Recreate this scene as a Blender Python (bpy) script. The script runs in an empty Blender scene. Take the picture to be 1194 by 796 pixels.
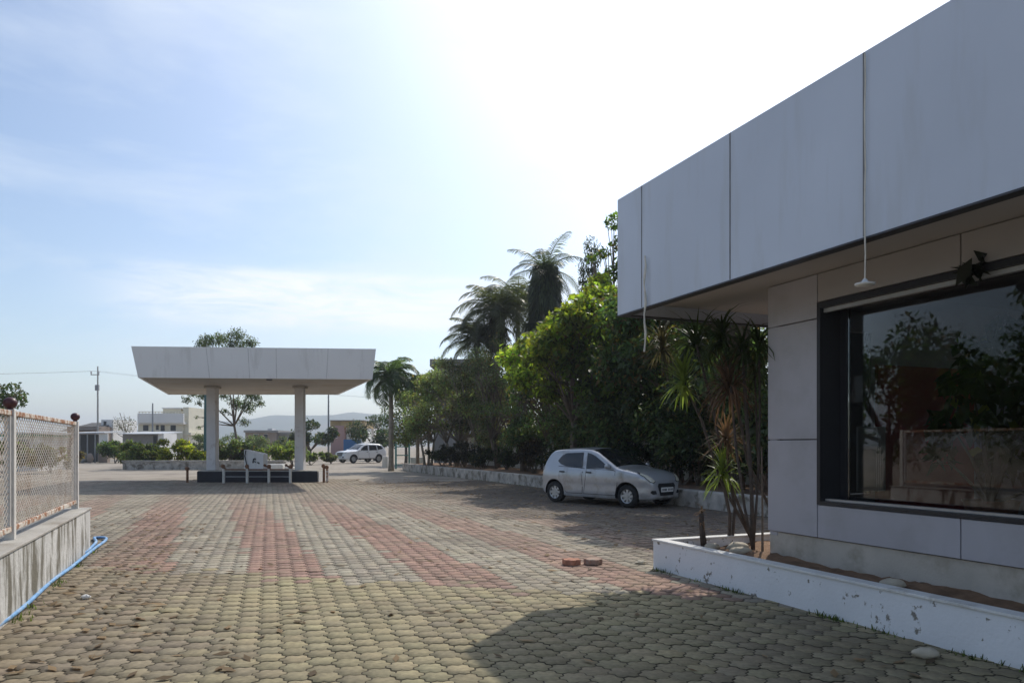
import bpy, bmesh, math, random
import numpy as np
from mathutils import Vector, Matrix

R = math.radians
random.seed(7)
rng = np.random.default_rng(11)
S = bpy.context.scene
COL = S.collection

# ------------------------------------------------------------------ camera, sky, sun, exposure
F, H, CX, HZ = 870.0, 1.55, 597.0, 519.0        # focal length in photo pixels, eye height, centre column, horizon row
cam_d = bpy.data.cameras.new("camera")
cam = bpy.data.objects.new("camera", cam_d)
COL.objects.link(cam)
cam.location = (0, 0, H)
cam.rotation_euler = (R(90), 0, 0)
cam_d.sensor_width = 36.0
cam_d.lens = 36.0 * F / 1194.0
cam_d.shift_y = (HZ - 398.0) / 1194.0
cam_d.clip_start = 0.05
cam_d.clip_end = 9000
S.camera = cam

SUN_AZ, SUN_EL = 22.5, 46.0                      # degrees right of the view axis, above the horizon
sun_dir = Vector((math.sin(R(SUN_AZ)) * math.cos(R(SUN_EL)), math.cos(R(SUN_AZ)) * math.cos(R(SUN_EL)), math.sin(R(SUN_EL))))
world = bpy.data.worlds.new("World")
S.world = world
world.use_nodes = True
nt = world.node_tree
nt.nodes.clear()
def wn(t): return nt.nodes.new(t)
sky = wn('ShaderNodeTexSky')
sky.sky_type = 'NISHITA'
sky.sun_disc = False
sky.sun_elevation = R(SUN_EL)
sky.sun_rotation = R(SUN_AZ)
sky.air_density = 1.0
sky.dust_density = 1.0
sky.ozone_density = 1.6
geo = wn('ShaderNodeTexCoord')
mp = wn('ShaderNodeMapping')
mp.inputs['Scale'].default_value = (1.0, 1.0, 4.2)
nz = wn('ShaderNodeTexNoise')
nz.inputs['Scale'].default_value = 2.1
nz.inputs['Detail'].default_value = 7
nz.inputs['Roughness'].default_value = 0.58
nz.inputs['Distortion'].default_value = 0.35
rmp = wn('ShaderNodeMapRange')
rmp.inputs['From Min'].default_value = 0.47
rmp.inputs['From Max'].default_value = 0.80
rmp.inputs['To Max'].default_value = 0.75
nt.links.new(geo.outputs['Generated'], mp.inputs['Vector'])
nt.links.new(mp.outputs['Vector'], nz.inputs['Vector'])
nt.links.new(nz.outputs['Fac'], rmp.inputs['Value'])
# forward scattering round the sun through thin high haze
dot = wn('ShaderNodeVectorMath'); dot.operation = 'DOT_PRODUCT'
dot.inputs[1].default_value = sun_dir
nt.links.new(geo.outputs['Generated'], dot.inputs[0])
mx0 = wn('ShaderNodeMath'); mx0.operation = 'MAXIMUM'; mx0.inputs[1].default_value = 0.0
nt.links.new(dot.outputs['Value'], mx0.inputs[0])
pw = wn('ShaderNodeMath'); pw.operation = 'POWER'; pw.inputs[1].default_value = 7.0
nt.links.new(mx0.outputs[0], pw.inputs[0])
gl = wn('ShaderNodeMath'); gl.operation = 'MULTIPLY'; gl.inputs[1].default_value = 6.5
nt.links.new(pw.outputs[0], gl.inputs[0])
glc = wn('ShaderNodeCombineXYZ')
for i in range(3): nt.links.new(gl.outputs[0], glc.inputs[i])
addg = wn('ShaderNodeVectorMath'); addg.operation = 'ADD'
nt.links.new(sky.outputs['Color'], addg.inputs[0])
nt.links.new(glc.outputs[0], addg.inputs[1])
mixc = wn('ShaderNodeMix'); mixc.data_type = 'RGBA'
nt.links.new(rmp.outputs['Result'], mixc.inputs['Factor'])
nt.links.new(addg.outputs[0], mixc.inputs[6])
mixc.inputs[7].default_value = (6.0, 6.6, 7.4, 1)
sep = wn('ShaderNodeSeparateXYZ'); nt.links.new(geo.outputs['Generated'], sep.inputs[0])
def curve(src, pts):
    c_ = wn('ShaderNodeFloatCurve'); cu = c_.mapping.curves[0]
    while len(cu.points) > 2: cu.points.remove(cu.points[1])
    cu.points[0].location = pts[0]; cu.points[-1].location = pts[-1]
    for p_ in pts[1:-1]: cu.points.new(*p_)
    c_.mapping.update(); nt.links.new(src, c_.inputs['Value']); return c_.outputs[0]
band = curve(sep.outputs['Z'], [(0, 0), (.125, 0), (.155, .75), (.19, 1), (.222, .15), (.25, 0), (1, 0)])
ax = wn('ShaderNodeMath'); ax.operation = 'ADD'; ax.inputs[1].default_value = 0.60; nt.links.new(sep.outputs['X'], ax.inputs[0])
side_ = curve(ax.outputs[0], [(0, 0), (.06, .0), (.2, .7), (.42, 1), (.62, .55), (.85, .15), (1, 0)])
mp2 = wn('ShaderNodeMapping'); mp2.inputs['Scale'].default_value = (3.2, 3.2, 15.0); nt.links.new(geo.outputs['Generated'], mp2.inputs['Vector'])
nz2 = wn('ShaderNodeTexNoise'); nz2.inputs['Scale'].default_value = 2.2; nz2.inputs['Detail'].default_value = 9; nz2.inputs['Roughness'].default_value = .6; nz2.inputs['Distortion'].default_value = .5
nt.links.new(mp2.outputs['Vector'], nz2.inputs['Vector'])
r2_ = wn('ShaderNodeMapRange'); r2_.inputs['From Min'].default_value = .28; r2_.inputs['From Max'].default_value = .56; nt.links.new(nz2.outputs['Fac'], r2_.inputs['Value'])
m1_ = wn('ShaderNodeMath'); m1_.operation = 'MULTIPLY'; nt.links.new(band, m1_.inputs[0]); nt.links.new(side_, m1_.inputs[1])
m2_ = wn('ShaderNodeMath'); m2_.operation = 'MULTIPLY'; nt.links.new(m1_.outputs[0], m2_.inputs[0]); nt.links.new(r2_.outputs['Result'], m2_.inputs[1])
m3_ = wn('ShaderNodeMath'); m3_.operation = 'MULTIPLY'; m3_.inputs[1].default_value = 1.0; nt.links.new(m2_.outputs[0], m3_.inputs[0])
mixb = wn('ShaderNodeMix'); mixb.data_type = 'RGBA'; nt.links.new(m3_.outputs[0], mixb.inputs['Factor']); nt.links.new(mixc.outputs[2], mixb.inputs[6]); mixb.inputs[7].default_value = (7.4, 7.6, 7.9, 1)
mixc = mixb
bg = wn('ShaderNodeBackground')
bg.inputs['Strength'].default_value = 0.15
nt.links.new(mixc.outputs[2], bg.inputs['Color'])
wo = wn('ShaderNodeOutputWorld')
nt.links.new(bg.outputs[0], wo.inputs['Surface'])

sd = bpy.data.lights.new("sun", 'SUN')
sd.energy = 3.3
sd.angle = R(0.55)
sd.color = (1.0, 0.94, 0.84)
sun = bpy.data.objects.new("sun", sd)
COL.objects.link(sun)
sun.rotation_euler = (-sun_dir).to_track_quat('-Z', 'Y').to_euler()
sun.location = sun_dir * 60

S.view_settings.view_transform = 'Standard'
S.view_settings.look = 'None'
S.view_settings.exposure = 0.0
S.view_settings.gamma = 1.0
S.view_settings.use_curve_mapping = False

# ------------------------------------------------------------------ frames
U = np.array([-0.376, 0.926]); U = U / np.linalg.norm(U)     # along the office front, away from us
V = np.array([U[1], -U[0]])                                   # to the right of it
def B(t, s, z=0.0):
    p = t * U + s * V
    return (float(p[0]), float(p[1]), z)
def ts(p): return float(p[0]*U[0]+p[1]*U[1]), float(p[0]*V[0]+p[1]*V[1])
def at(x, y, Y): return ((x - CX) / F * Y, Y, H - (y - HZ) / F * Y)      # photo point at a chosen distance
def gp(x, y, z=0.0):
    Y = F * (H - z) / (y - HZ)
    return ((x - CX) / F * Y, Y, z)

# ------------------------------------------------------------------ materials
def new_mat(name):
    m = bpy.data.materials.new(name); m.use_nodes = True
    n = m.node_tree; b = n.nodes['Principled BSDF']
    return m, n, b
def mat(name, col, rough=0.7, var=0.15, scale=3.0, bump=0.0, bscale=30.0, metal=0.0, spec=0.4,
        stain=None, sscale=1.2, slo=0.5, shi=0.7, stretch=(1, 1, 1), coat=0.0):
    """plain coloured surface with noise variation, optional stains that have a shape of their own, optional bump"""
    m, n, b = new_mat(name)
    L = n.links.new
    tc = n.nodes.new('ShaderNodeTexCoord')
    a = n.nodes.new('ShaderNodeTexNoise'); a.inputs['Scale'].default_value = scale; a.inputs['Detail'].default_value = 6
    L(tc.outputs['Object'], a.inputs['Vector'])
    mr = n.nodes.new('ShaderNodeMapRange'); mr.inputs['From Min'].default_value = 0.3; mr.inputs['From Max'].default_value = 0.7
    mr.inputs['To Min'].default_value = 1 - var; mr.inputs['To Max'].default_value = 1 + var
    L(a.outputs['Fac'], mr.inputs['Value'])
    mul = n.nodes.new('ShaderNodeMix'); mul.data_type = 'RGBA'; mul.blend_type = 'MULTIPLY'; mul.inputs['Factor'].default_value = 1
    mul.inputs[6].default_value = (*col, 1)
    L(mr.outputs['Result'], mul.inputs[7])
    out = mul.outputs[2]
    if stain:
        mpn = n.nodes.new('ShaderNodeMapping'); mpn.inputs['Scale'].default_value = stretch
        L(tc.outputs['Object'], mpn.inputs['Vector'])
        c = n.nodes.new('ShaderNodeTexNoise'); c.inputs['Scale'].default_value = sscale; c.inputs['Detail'].default_value = 8
        c.inputs['Roughness'].default_value = 0.65
        L(mpn.outputs['Vector'], c.inputs['Vector'])
        r2 = n.nodes.new('ShaderNodeMapRange'); r2.inputs['From Min'].default_value = slo; r2.inputs['From Max'].default_value = shi
        L(c.outputs['Fac'], r2.inputs['Value'])
        mx = n.nodes.new('ShaderNodeMix'); mx.data_type = 'RGBA'
        L(r2.outputs['Result'], mx.inputs['Factor']); L(out, mx.inputs[6]); mx.inputs[7].default_value = (*stain, 1)
        out = mx.outputs[2]
    L(out, b.inputs['Base Color'])
    b.inputs['Roughness'].default_value = rough
    b.inputs['Metallic'].default_value = metal
    b.inputs['Specular IOR Level'].default_value = spec
    if coat:
        b.inputs['Coat Weight'].default_value = coat; b.inputs['Coat Roughness'].default_value = 0.08
    if bump:
        e = n.nodes.new('ShaderNodeTexNoise'); e.inputs['Scale'].default_value = bscale; e.inputs['Detail'].default_value = 8
        L(tc.outputs['Object'], e.inputs['Vector'])
        bp = n.nodes.new('ShaderNodeBump'); bp.inputs['Strength'].default_value = bump; bp.inputs['Distance'].default_value = 0.02
        L(e.outputs['Fac'], bp.inputs['Height']); L(bp.outputs['Normal'], b.inputs['Normal'])
    return m
def leaf_mat(name, trans=0.4, rough=0.45, tcol=(1.25, 1.35, 0.55)):
    m, n, b = new_mat(name)
    L = n.links.new
    at_ = n.nodes.new('ShaderNodeAttribute'); at_.attribute_name = 'tint'
    L(at_.outputs['Color'], b.inputs['Base Color'])
    b.inputs['Roughness'].default_value = rough; b.inputs['Specular IOR Level'].default_value = 0.35
    tr = n.nodes.new('ShaderNodeBsdfTranslucent')
    mu = n.nodes.new('ShaderNodeMix'); mu.data_type = 'RGBA'; mu.blend_type = 'MULTIPLY'; mu.inputs['Factor'].default_value = 1
    L(at_.outputs['Color'], mu.inputs[6]); mu.inputs[7].default_value = (*[c * 1.6 for c in tcol], 1)
    L(mu.outputs[2], tr.inputs['Color'])
    ms = n.nodes.new('ShaderNodeMixShader'); ms.inputs['Fac'].default_value = trans
    L(b.outputs[0], ms.inputs[1]); L(tr.outputs[0], ms.inputs[2])
    L(ms.outputs[0], n.nodes['Material Output'].inputs['Surface'])
    return m
def glass_mat(name, tint, refl=1.0, ior=1.5):
    m, n, b = new_mat(name)
    L = n.links.new
    n.nodes.remove(b)
    t = n.nodes.new('ShaderNodeBsdfTransparent'); t.inputs['Color'].default_value = (*tint, 1)
    g = n.nodes.new('ShaderNodeBsdfGlossy'); g.inputs['Roughness'].default_value = 0.015
    g.inputs['Color'].default_value = (refl, refl, refl, 1)
    fr = n.nodes.new('ShaderNodeFresnel'); fr.inputs['IOR'].default_value = ior
    ms = n.nodes.new('ShaderNodeMixShader')
    L(fr.outputs[0], ms.inputs['Fac']); L(t.outputs[0], ms.inputs[1]); L(g.outputs[0], ms.inputs[2])
    L(ms.outputs[0], n.nodes['Material Output'].inputs['Surface'])
    return m
def tint_mat(name, rough=0.85, bump=0.3, bscale=60, stains=()):
    """surface whose own colour comes from the face attribute, plus dirt patches in object space"""
    m, n, b = new_mat(name)
    L = n.links.new
    at_ = n.nodes.new('ShaderNodeAttribute'); at_.attribute_name = 'tint'
    tc = n.nodes.new('ShaderNodeTexCoord')
    out = at_.outputs['Color']
    a = n.nodes.new('ShaderNodeTexNoise'); a.inputs['Scale'].default_value = 22; a.inputs['Detail'].default_value = 6
    L(tc.outputs['Object'], a.inputs['Vector'])
    mr = n.nodes.new('ShaderNodeMapRange'); mr.inputs['From Min'].default_value = 0.25; mr.inputs['From Max'].default_value = 0.75
    mr.inputs['To Min'].default_value = 0.72; mr.inputs['To Max'].default_value = 1.25
    L(a.outputs['Fac'], mr.inputs['Value'])
    mul = n.nodes.new('ShaderNodeMix'); mul.data_type = 'RGBA'; mul.blend_type = 'MULTIPLY'; mul.inputs['Factor'].default_value = 1
    L(out, mul.inputs[6]); L(mr.outputs['Result'], mul.inputs[7]); out = mul.outputs[2]
    for col, sc, lo, hi, amt in stains:
        c = n.nodes.new('ShaderNodeTexNoise'); c.inputs['Scale'].default_value = sc; c.inputs['Detail'].default_value = 9
        c.inputs['Roughness'].default_value = 0.68
        L(tc.outputs['Object'], c.inputs['Vector'])
        r2 = n.nodes.new('ShaderNodeMapRange'); r2.inputs['From Min'].default_value = lo; r2.inputs['From Max'].default_value = hi
        r2.inputs['To Max'].default_value = amt
        L(c.outputs['Fac'], r2.inputs['Value'])
        mx = n.nodes.new('ShaderNodeMix'); mx.data_type = 'RGBA'
        L(r2.outputs['Result'], mx.inputs['Factor']); L(out, mx.inputs[6]); mx.inputs[7].default_value = (*col, 1)
        out = mx.outputs[2]
    L(out, b.inputs['Base Color'])
    b.inputs['Roughness'].default_value = rough; b.inputs['Specular IOR Level'].default_value = 0.3
    e = n.nodes.new('ShaderNodeTexNoise'); e.inputs['Scale'].default_value = bscale; e.inputs['Detail'].default_value = 8
    L(tc.outputs['Object'], e.inputs['Vector'])
    bp = n.nodes.new('ShaderNodeBump'); bp.inputs['Strength'].default_value = bump; bp.inputs['Distance'].default_value = 0.01
    L(e.outputs['Fac'], bp.inputs['Height']); L(bp.outputs['Normal'], b.inputs['Normal'])
    return m

M = {}
M['paver'] = tint_mat('paver', bump=0.35, stains=[((0.12, 0.095, 0.07), 0.55, 0.5, 0.72, 0.65), ((0.30, 0.25, 0.15), 1.7, 0.52, 0.72, 0.45), ((0.09, 0.085, 0.06), 6.0, 0.56, 0.75, 0.5)])
M['dirt'] = mat('dirt', (0.30, 0.25, 0.19), 0.95, 0.18, 0.4, 0.5, 8, stain=(0.17, 0.145, 0.10), sscale=0.12, slo=0.48, shi=0.66)
M['forecourt'] = mat('forecourt', (0.33, 0.285, 0.23), 0.92, 0.15, 0.8, 0.4, 20, stain=(0.20, 0.17, 0.14), sscale=0.35, slo=0.5, shi=0.7)
M['fascia'] = mat('fascia', (0.57, 0.61, 0.69), 0.30, 0.07, 0.5, 0.10, 1.1, stain=(0.50, 0.52, 0.55), sscale=1.2, slo=0.50, shi=0.82, stretch=(3, 3, 0.45))
M['joint'] = mat('joint', (0.19, 0.19, 0.20), 0.8, 0.2, 8)
M['dark_trim'] = mat('dark_trim', (0.05, 0.05, 0.055), 0.5, 0.15, 6)
M['soffit'] = mat('soffit', (0.46, 0.43, 0.41), 0.7, 0.08, 1.0)
M['cladding'] = mat('cladding', (0.42, 0.41, 0.44), 0.45, 0.06, 1.2, stain=(0.34, 0.33, 0.34), sscale=1.6, slo=0.5, shi=0.8)
M['cladding_warm'] = mat('cladding_warm', (0.37, 0.35, 0.345), 0.5, 0.06, 1.2)
M['plinth'] = mat('plinth', (0.50, 0.46, 0.40), 0.85, 0.1, 3, 0.3, 40, stain=(0.32, 0.28, 0.22), sscale=2.2, slo=0.5, shi=0.72)
M['white_paint'] = mat('white_paint', (0.74, 0.75, 0.77), 0.75, 0.06, 2, 0.25, 30, stain=(0.24, 0.22, 0.19), sscale=8, slo=0.605, shi=0.64)
M['coping'] = mat('coping', (0.70, 0.69, 0.66), 0.8, 0.1, 3, 0.2, 40, stain=(0.36, 0.33, 0.28), sscale=2.5, slo=0.55, shi=0.75)
M['soil'] = mat('soil', (0.20, 0.12, 0.07), 0.98, 0.35, 5, 0.9, 14)
M['stone'] = mat('stone', (0.50, 0.44, 0.34), 0.85, 0.2, 6, 0.5, 18)
M['terracotta'] = mat('terracotta', (0.42, 0.20, 0.13), 0.9, 0.2, 14, 0.4, 60)
M['window_frame'] = mat('window_frame', (0.022, 0.022, 0.026), 0.4, 0.1, 4)
M['alu'] = mat('alu', (0.42, 0.41, 0.40), 0.4, 0.1, 5, metal=0.5)
M['glass'] = glass_mat('glass', (0.70, 0.71, 0.71), 0.85, 1.42)
M['room'] = mat('room', (0.26, 0.25, 0.24), 0.9, 0.1, 1)
M['red_panel'] = mat('red_panel', (0.40, 0.055, 0.05), 0.7, 0.1, 2)
M['curtain'] = mat('curtain', (0.70, 0.72, 0.68), 0.9, 0.06, 3)
M['canopy_white'] = mat('canopy_white', (0.82, 0.81, 0.80), 0.5, 0.03, 0.6, stain=(0.64, 0.62, 0.60), sscale=0.8, slo=0.55, shi=0.8, stretch=(3, 3, 0.3))
M['canopy_soffit'] = mat('canopy_soffit', (0.47, 0.44, 0.40), 0.7, 0.08, 0.8, stain=(0.40, 0.32, 0.24), sscale=0.7, slo=0.5, shi=0.75)
M['column'] = mat('column', (0.70, 0.68, 0.68), 0.6, 0.06, 2, stain=(0.46, 0.40, 0.38), sscale=2.5, slo=0.56, shi=0.75)
M['navy'] = mat('navy', (0.020, 0.020, 0.030), 0.6, 0.2, 4)
M['concrete'] = mat('concrete', (0.42, 0.40, 0.36), 0.9, 0.15, 2, 0.4, 25, stain=(0.26, 0.23, 0.19), sscale=1.5, slo=0.5, shi=0.7)
M['rust'] = mat('rust', (0.20, 0.10, 0.055), 0.85, 0.3, 9, 0.4, 60)
M['rust_cream'] = mat('rust_cream', (0.62, 0.56, 0.48), 0.7, 0.1, 8, 0.2, 60, stain=(0.30, 0.13, 0.06), sscale=9, slo=0.46, shi=0.56)
M['cream_post'] = mat('cream_post', (0.66, 0.63, 0.58), 0.65, 0.08, 8, stain=(0.36, 0.22, 0.13), sscale=6, slo=0.62, shi=0.7)
M['mesh_wire'] = mat('mesh_wire', (0.50, 0.45, 0.39), 0.7, 0.2, 9, stain=(0.34, 0.25, 0.18), sscale=3, slo=0.46, shi=0.68)
M['maroon'] = mat('maroon', (0.075, 0.022, 0.024), 0.4, 0.2, 20)
M['oldwall'] = mat('oldwall', (0.58, 0.57, 0.54), 0.9, 0.1, 2, 0.5, 22, stain=(0.17, 0.155, 0.12), sscale=2.6, slo=0.46, shi=0.58, stretch=(2.2, 2.2, 0.45))
M['blue_hose'] = mat('blue_hose', (0.17, 0.36, 0.62), 0.45, 0.2, 10, stain=(0.42, 0.50, 0.58), sscale=6, slo=0.5, shi=0.7)
M['bark'] = mat('bark', (0.16, 0.125, 0.095), 0.95, 0.25, 6, 0.8, 25)
M['bark_pale'] = mat('bark_pale', (0.27, 0.235, 0.19), 0.95, 0.25, 5, 0.7, 20)
M['bark_grey'] = mat('bark_grey', (0.085, 0.068, 0.058), 0.95, 0.3, 8, 0.8, 30)
M['leaf'] = leaf_mat('leaf', 0.46)
M['leaf_bright'] = leaf_mat('leaf_bright', 0.52, tcol=(1.5, 1.55, 0.5))
M['leaf_dry'] = leaf_mat('leaf_dry', 0.25, 0.8, (1.2, 1.0, 0.7))
M['car_silver'] = mat('car_silver', (0.44, 0.455, 0.475), 0.28, 0.04, 1.5, metal=0.35, coat=0.9, stain=(0.25, 0.225, 0.19), sscale=1.8, slo=0.54, shi=0.74)
M['car_white'] = mat('car_white', (0.80, 0.80, 0.80), 0.3, 0.03, 1.5, coat=0.5)
M['car_glass'] = mat('car_glass', (0.012, 0.014, 0.016), 0.06, 0.05, 2, spec=0.7)
M['rubber'] = mat('rubber', (0.022, 0.022, 0.022), 0.85, 0.2, 20)
M['rim'] = mat('rim', (0.50, 0.51, 0.52), 0.35, 0.1, 8, metal=0.7)
M['black_plastic'] = mat('black_plastic', (0.018, 0.018, 0.02), 0.55, 0.15, 12)
M['lamp_lens'] = mat('lamp_lens', (0.66, 0.63, 0.52), 0.12, 0.12, 14, spec=0.8, coat=0.5)
M['tail_lens'] = mat('tail_lens', (0.30, 0.02, 0.02), 0.15, 0.1, 10, coat=0.5)
M['plate'] = mat('plate', (0.72, 0.72, 0.70), 0.6, 0.05, 8)
M['house_cream'] = mat('house_cream', (0.66, 0.62, 0.50), 0.85, 0.06, 0.5, stain=(0.52, 0.48, 0.38), sscale=0.5, slo=0.55, shi=0.75)
M['house_white'] = mat('house_white', (0.72, 0.71, 0.69), 0.85, 0.06, 0.5)
M['house_pink'] = mat('house_pink', (0.40, 0.25, 0.23), 0.85, 0.08, 0.6)
M['house_ochre'] = mat('house_ochre', (0.48, 0.36, 0.19), 0.85, 0.08, 0.6)
M['house_grey'] = mat('house_grey', (0.28, 0.27, 0.26), 0.9, 0.12, 0.5, stain=(0.17, 0.165, 0.16), sscale=0.5, slo=0.5, shi=0.7)
M['house_brown'] = mat('house_brown', (0.30, 0.24, 0.20), 0.9, 0.1, 0.5)
M['opening'] = mat('opening', (0.03, 0.032, 0.036), 0.4, 0.1, 3)
M['tin'] = mat('tin', (0.52, 0.53, 0.54), 0.5, 0.06, 1.0)
M['dark_roof'] = mat('dark_roof', (0.10, 0.095, 0.09), 0.9, 0.2, 1.2)
M['green_trim'] = mat('green_trim', (0.12, 0.30, 0.20), 0.6, 0.1, 2)
M['tarp'] = mat('tarp', (0.05, 0.16, 0.36), 0.6, 0.1, 1)
M['teal'] = mat('teal', (0.10, 0.26, 0.25), 0.6, 0.15, 3)
M['pole_grey'] = mat('pole_grey', (0.24, 0.25, 0.26), 0.6, 0.1, 2)
M['pole_concrete'] = mat('pole_concrete', (0.36, 0.35, 0.33), 0.9, 0.1, 2)
M['pole_green'] = mat('pole_green', (0.05, 0.12, 0.12), 0.6, 0.1, 2)
M['hill'] = mat('hill', (0.11, 0.13, 0.075), 1.0, 0.3, 0.012, stain=(0.20, 0.17, 0.11), sscale=0.008, slo=0.5, shi=0.65)
M['wall_old_white'] = mat('wall_old_white', (0.62, 0.60, 0.56), 0.9, 0.08, 0.8, 0.3, 15, stain=(0.34, 0.31, 0.26), sscale=0.9, slo=0.5, shi=0.7, stretch=(1, 1, 0.5))
M['stonewall'] = mat('stonewall', (0.44, 0.41, 0.37), 0.95, 0.3, 3, 0.9, 7, stain=(0.17, 0.15, 0.12), sscale=2.2, slo=0.5, shi=0.62)
M['cable'] = mat('cable', (0.62, 0.58, 0.50), 0.7, 0.15, 10)
M['black_ink'] = mat('black_ink', (0.02, 0.02, 0.022), 0.7, 0.1, 5)

# ------------------------------------------------------------------ builders
INV = {}
def tag(o, label=None, cat=None, group=None, kind=None):
    if label: o['label'] = label
    if cat: o['category'] = cat
    if group: o['group'] = group
    if kind: o['kind'] = kind
    return o
def thing(name, label, cat, loc=(0, 0, 0), rz=0.0, group=None):
    o = bpy.data.objects.new(name, None); COL.objects.link(o)
    o.empty_display_size = 0.2
    o.location = loc; o.rotation_euler = (0, 0, rz)
    INV[o.name] = (Matrix.Translation(Vector(loc)) @ Matrix.Rotation(rz, 4, 'Z')).inverted()
    return tag(o, label, cat, group)
class MB:
    def __init__(s): s.v = []; s.f = []; s.c = []; s.mi = []
    def add(s, vs, fs, col=None, mi=0):
        n = len(s.v); s.v += [tuple(float(k) for k in p) for p in vs]
        s.f += [tuple(int(i) + n for i in f) for f in fs]; s.c += [col] * len(fs); s.mi += [mi] * len(fs)
        return s
    def hexa(s, p, col=None, mi=0):            # 4 bottom, 4 top, both counter-clockwise seen from above
        return s.add(p, [(3, 2, 1, 0), (4, 5, 6, 7), (0, 1, 5, 4), (1, 2, 6, 5), (2, 3, 7, 6), (3, 0, 4, 7)], col, mi)
    def box(s, c, d, rz=0.0, col=None, mi=0):
        x, y, z = [k / 2 for k in d]; co, si = math.cos(rz), math.sin(rz)
        q = [(-x, -y), (x, -y), (x, y), (-x, y)]
        q = [(c[0] + a * co - b * si, c[1] + a * si + b * co) for a, b in q]
        return s.hexa([(a, b, c[2] - z) for a, b in q] + [(a, b, c[2] + z) for a, b in q], col, mi)
    def tsbox(s, t0, t1, s0, s1, z0, z1, mi=0):    # box aligned with the office front
        q = [B(t0, s0), B(t0, s1), B(t1, s1), B(t1, s0)]
        return s.hexa([(a[0], a[1], z0) for a in q] + [(a[0], a[1], z1) for a in q], None, mi)
    def prism(s, poly, z0, z1, mi=0):
        n = len(poly)
        vs = [(*p, z0) for p in poly] + [(*p, z1) for p in poly]
        return s.add(vs, [tuple(range(n - 1, -1, -1)), tuple(range(n, 2 * n))] + [(i, (i + 1) % n, n + (i + 1) % n, n + i) for i in range(n)], None, mi)
    def tube(s, pts, rad, sides=8, cap=True, col=None, mi=0):
        pts = [Vector(p) for p in pts]; n = len(pts)
        if not hasattr(rad, '__len__'): rad = [rad] * n
        vs = []; ref = None
        for i, p in enumerate(pts):
            d = (pts[min(i + 1, n - 1)] - pts[max(i - 1, 0)]).normalized()
            if ref is None:
                ref = Vector((0, 0, 1)) if abs(d.z) < 0.9 else Vector((1, 0, 0))
            a = d.cross(ref).normalized(); b = a.cross(d).normalized(); ref = b
            for k in range(sides):
                th = 2 * math.pi * k / sides
                vs.append(p + (a * math.cos(th) + b * math.sin(th)) * rad[i])
        fs = []
        for i in range(n - 1):
            for k in range(sides):
                k2 = (k + 1) % sides
                fs.append((i * sides + k, i * sides + k2, (i + 1) * sides + k2, (i + 1) * sides + k))
        if cap: fs += [tuple(range(sides - 1, -1, -1)), tuple(range((n - 1) * sides, n * sides))]
        return s.add(vs, fs, col, mi)
    def lathe(s, c, prof, sides=16, col=None, mi=0):
        vs = []; n = len(prof)
        for r, z in prof:
            for k in range(sides):
                th = 2 * math.pi * k / sides
                vs.append((c[0] + r * math.cos(th), c[1] + r * math.sin(th), c[2] + z))
        fs = [(i * sides + k, i * sides + (k + 1) % sides, (i + 1) * sides + (k + 1) % sides, (i + 1) * sides + k) for i in range(n - 1) for k in range(sides)]
        fs += [tuple(range(sides - 1, -1, -1)), tuple(range((n - 1) * sides, n * sides))]
        return s.add(vs, fs, col, mi)
    def ball(s, c, r, sides=14, sc=(1, 1, 1), jit=0.0, col=None):
        vs = []; n = max(6, sides // 2 + 1)
        for i in range(n + 1):
            ph = math.pi * i / n
            for k in range(sides):
                th = 2 * math.pi * k / sides
                j = 1 + (random.uniform(-jit, jit) if 0 < i < n else 0)
                vs.append((c[0] + r * sc[0] * j * math.sin(ph) * math.cos(th), c[1] + r * sc[1] * j * math.sin(ph) * math.sin(th), c[2] - r * sc[2] * j * math.cos(ph)))
        fs = [(i * sides + k, i * sides + (k + 1) % sides, (i + 1) * sides + (k + 1) % sides, (i + 1) * sides + k) for i in range(n) for k in range(sides)]
        return s.add(vs, fs, col)
    def build(s, name, m, parent=None, smooth=False, bevel=0.0, local=False):
        me = bpy.data.meshes.new(name)
        vs = s.v
        root = parent
        while root is not None and root.parent: root = root.parent
        if root is not None and not local and root.name in INV:
            K = INV[root.name]; vs = [tuple(K @ Vector(p)) for p in vs]
        me.from_pydata(vs, [], s.f)
        for mm in (m if isinstance(m, (list, tuple)) else [m]): me.materials.append(mm)
        if any(s.mi): me.polygons.foreach_set('material_index', s.mi)
        if any(c is not None for c in s.c):
            a = me.attributes.new('tint', 'FLOAT_COLOR', 'FACE')
            a.data.foreach_set('color', [k for c in s.c for k in ((*c, 1.0) if c else (0.5, 0.5, 0.5, 1.0))])
        if smooth: me.polygons.foreach_set('use_smooth', [True] * len(s.f))
        me.validate(); me.update()
        o = bpy.data.objects.new(name, me); COL.objects.link(o)
        if parent is not None: o.parent = parent
        if bevel:
            bv = o.modifiers.new('bevel', 'BEVEL'); bv.width = bevel; bv.segments = 2; bv.limit_method = 'ANGLE'; bv.angle_limit = R(40)
        return o
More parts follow.
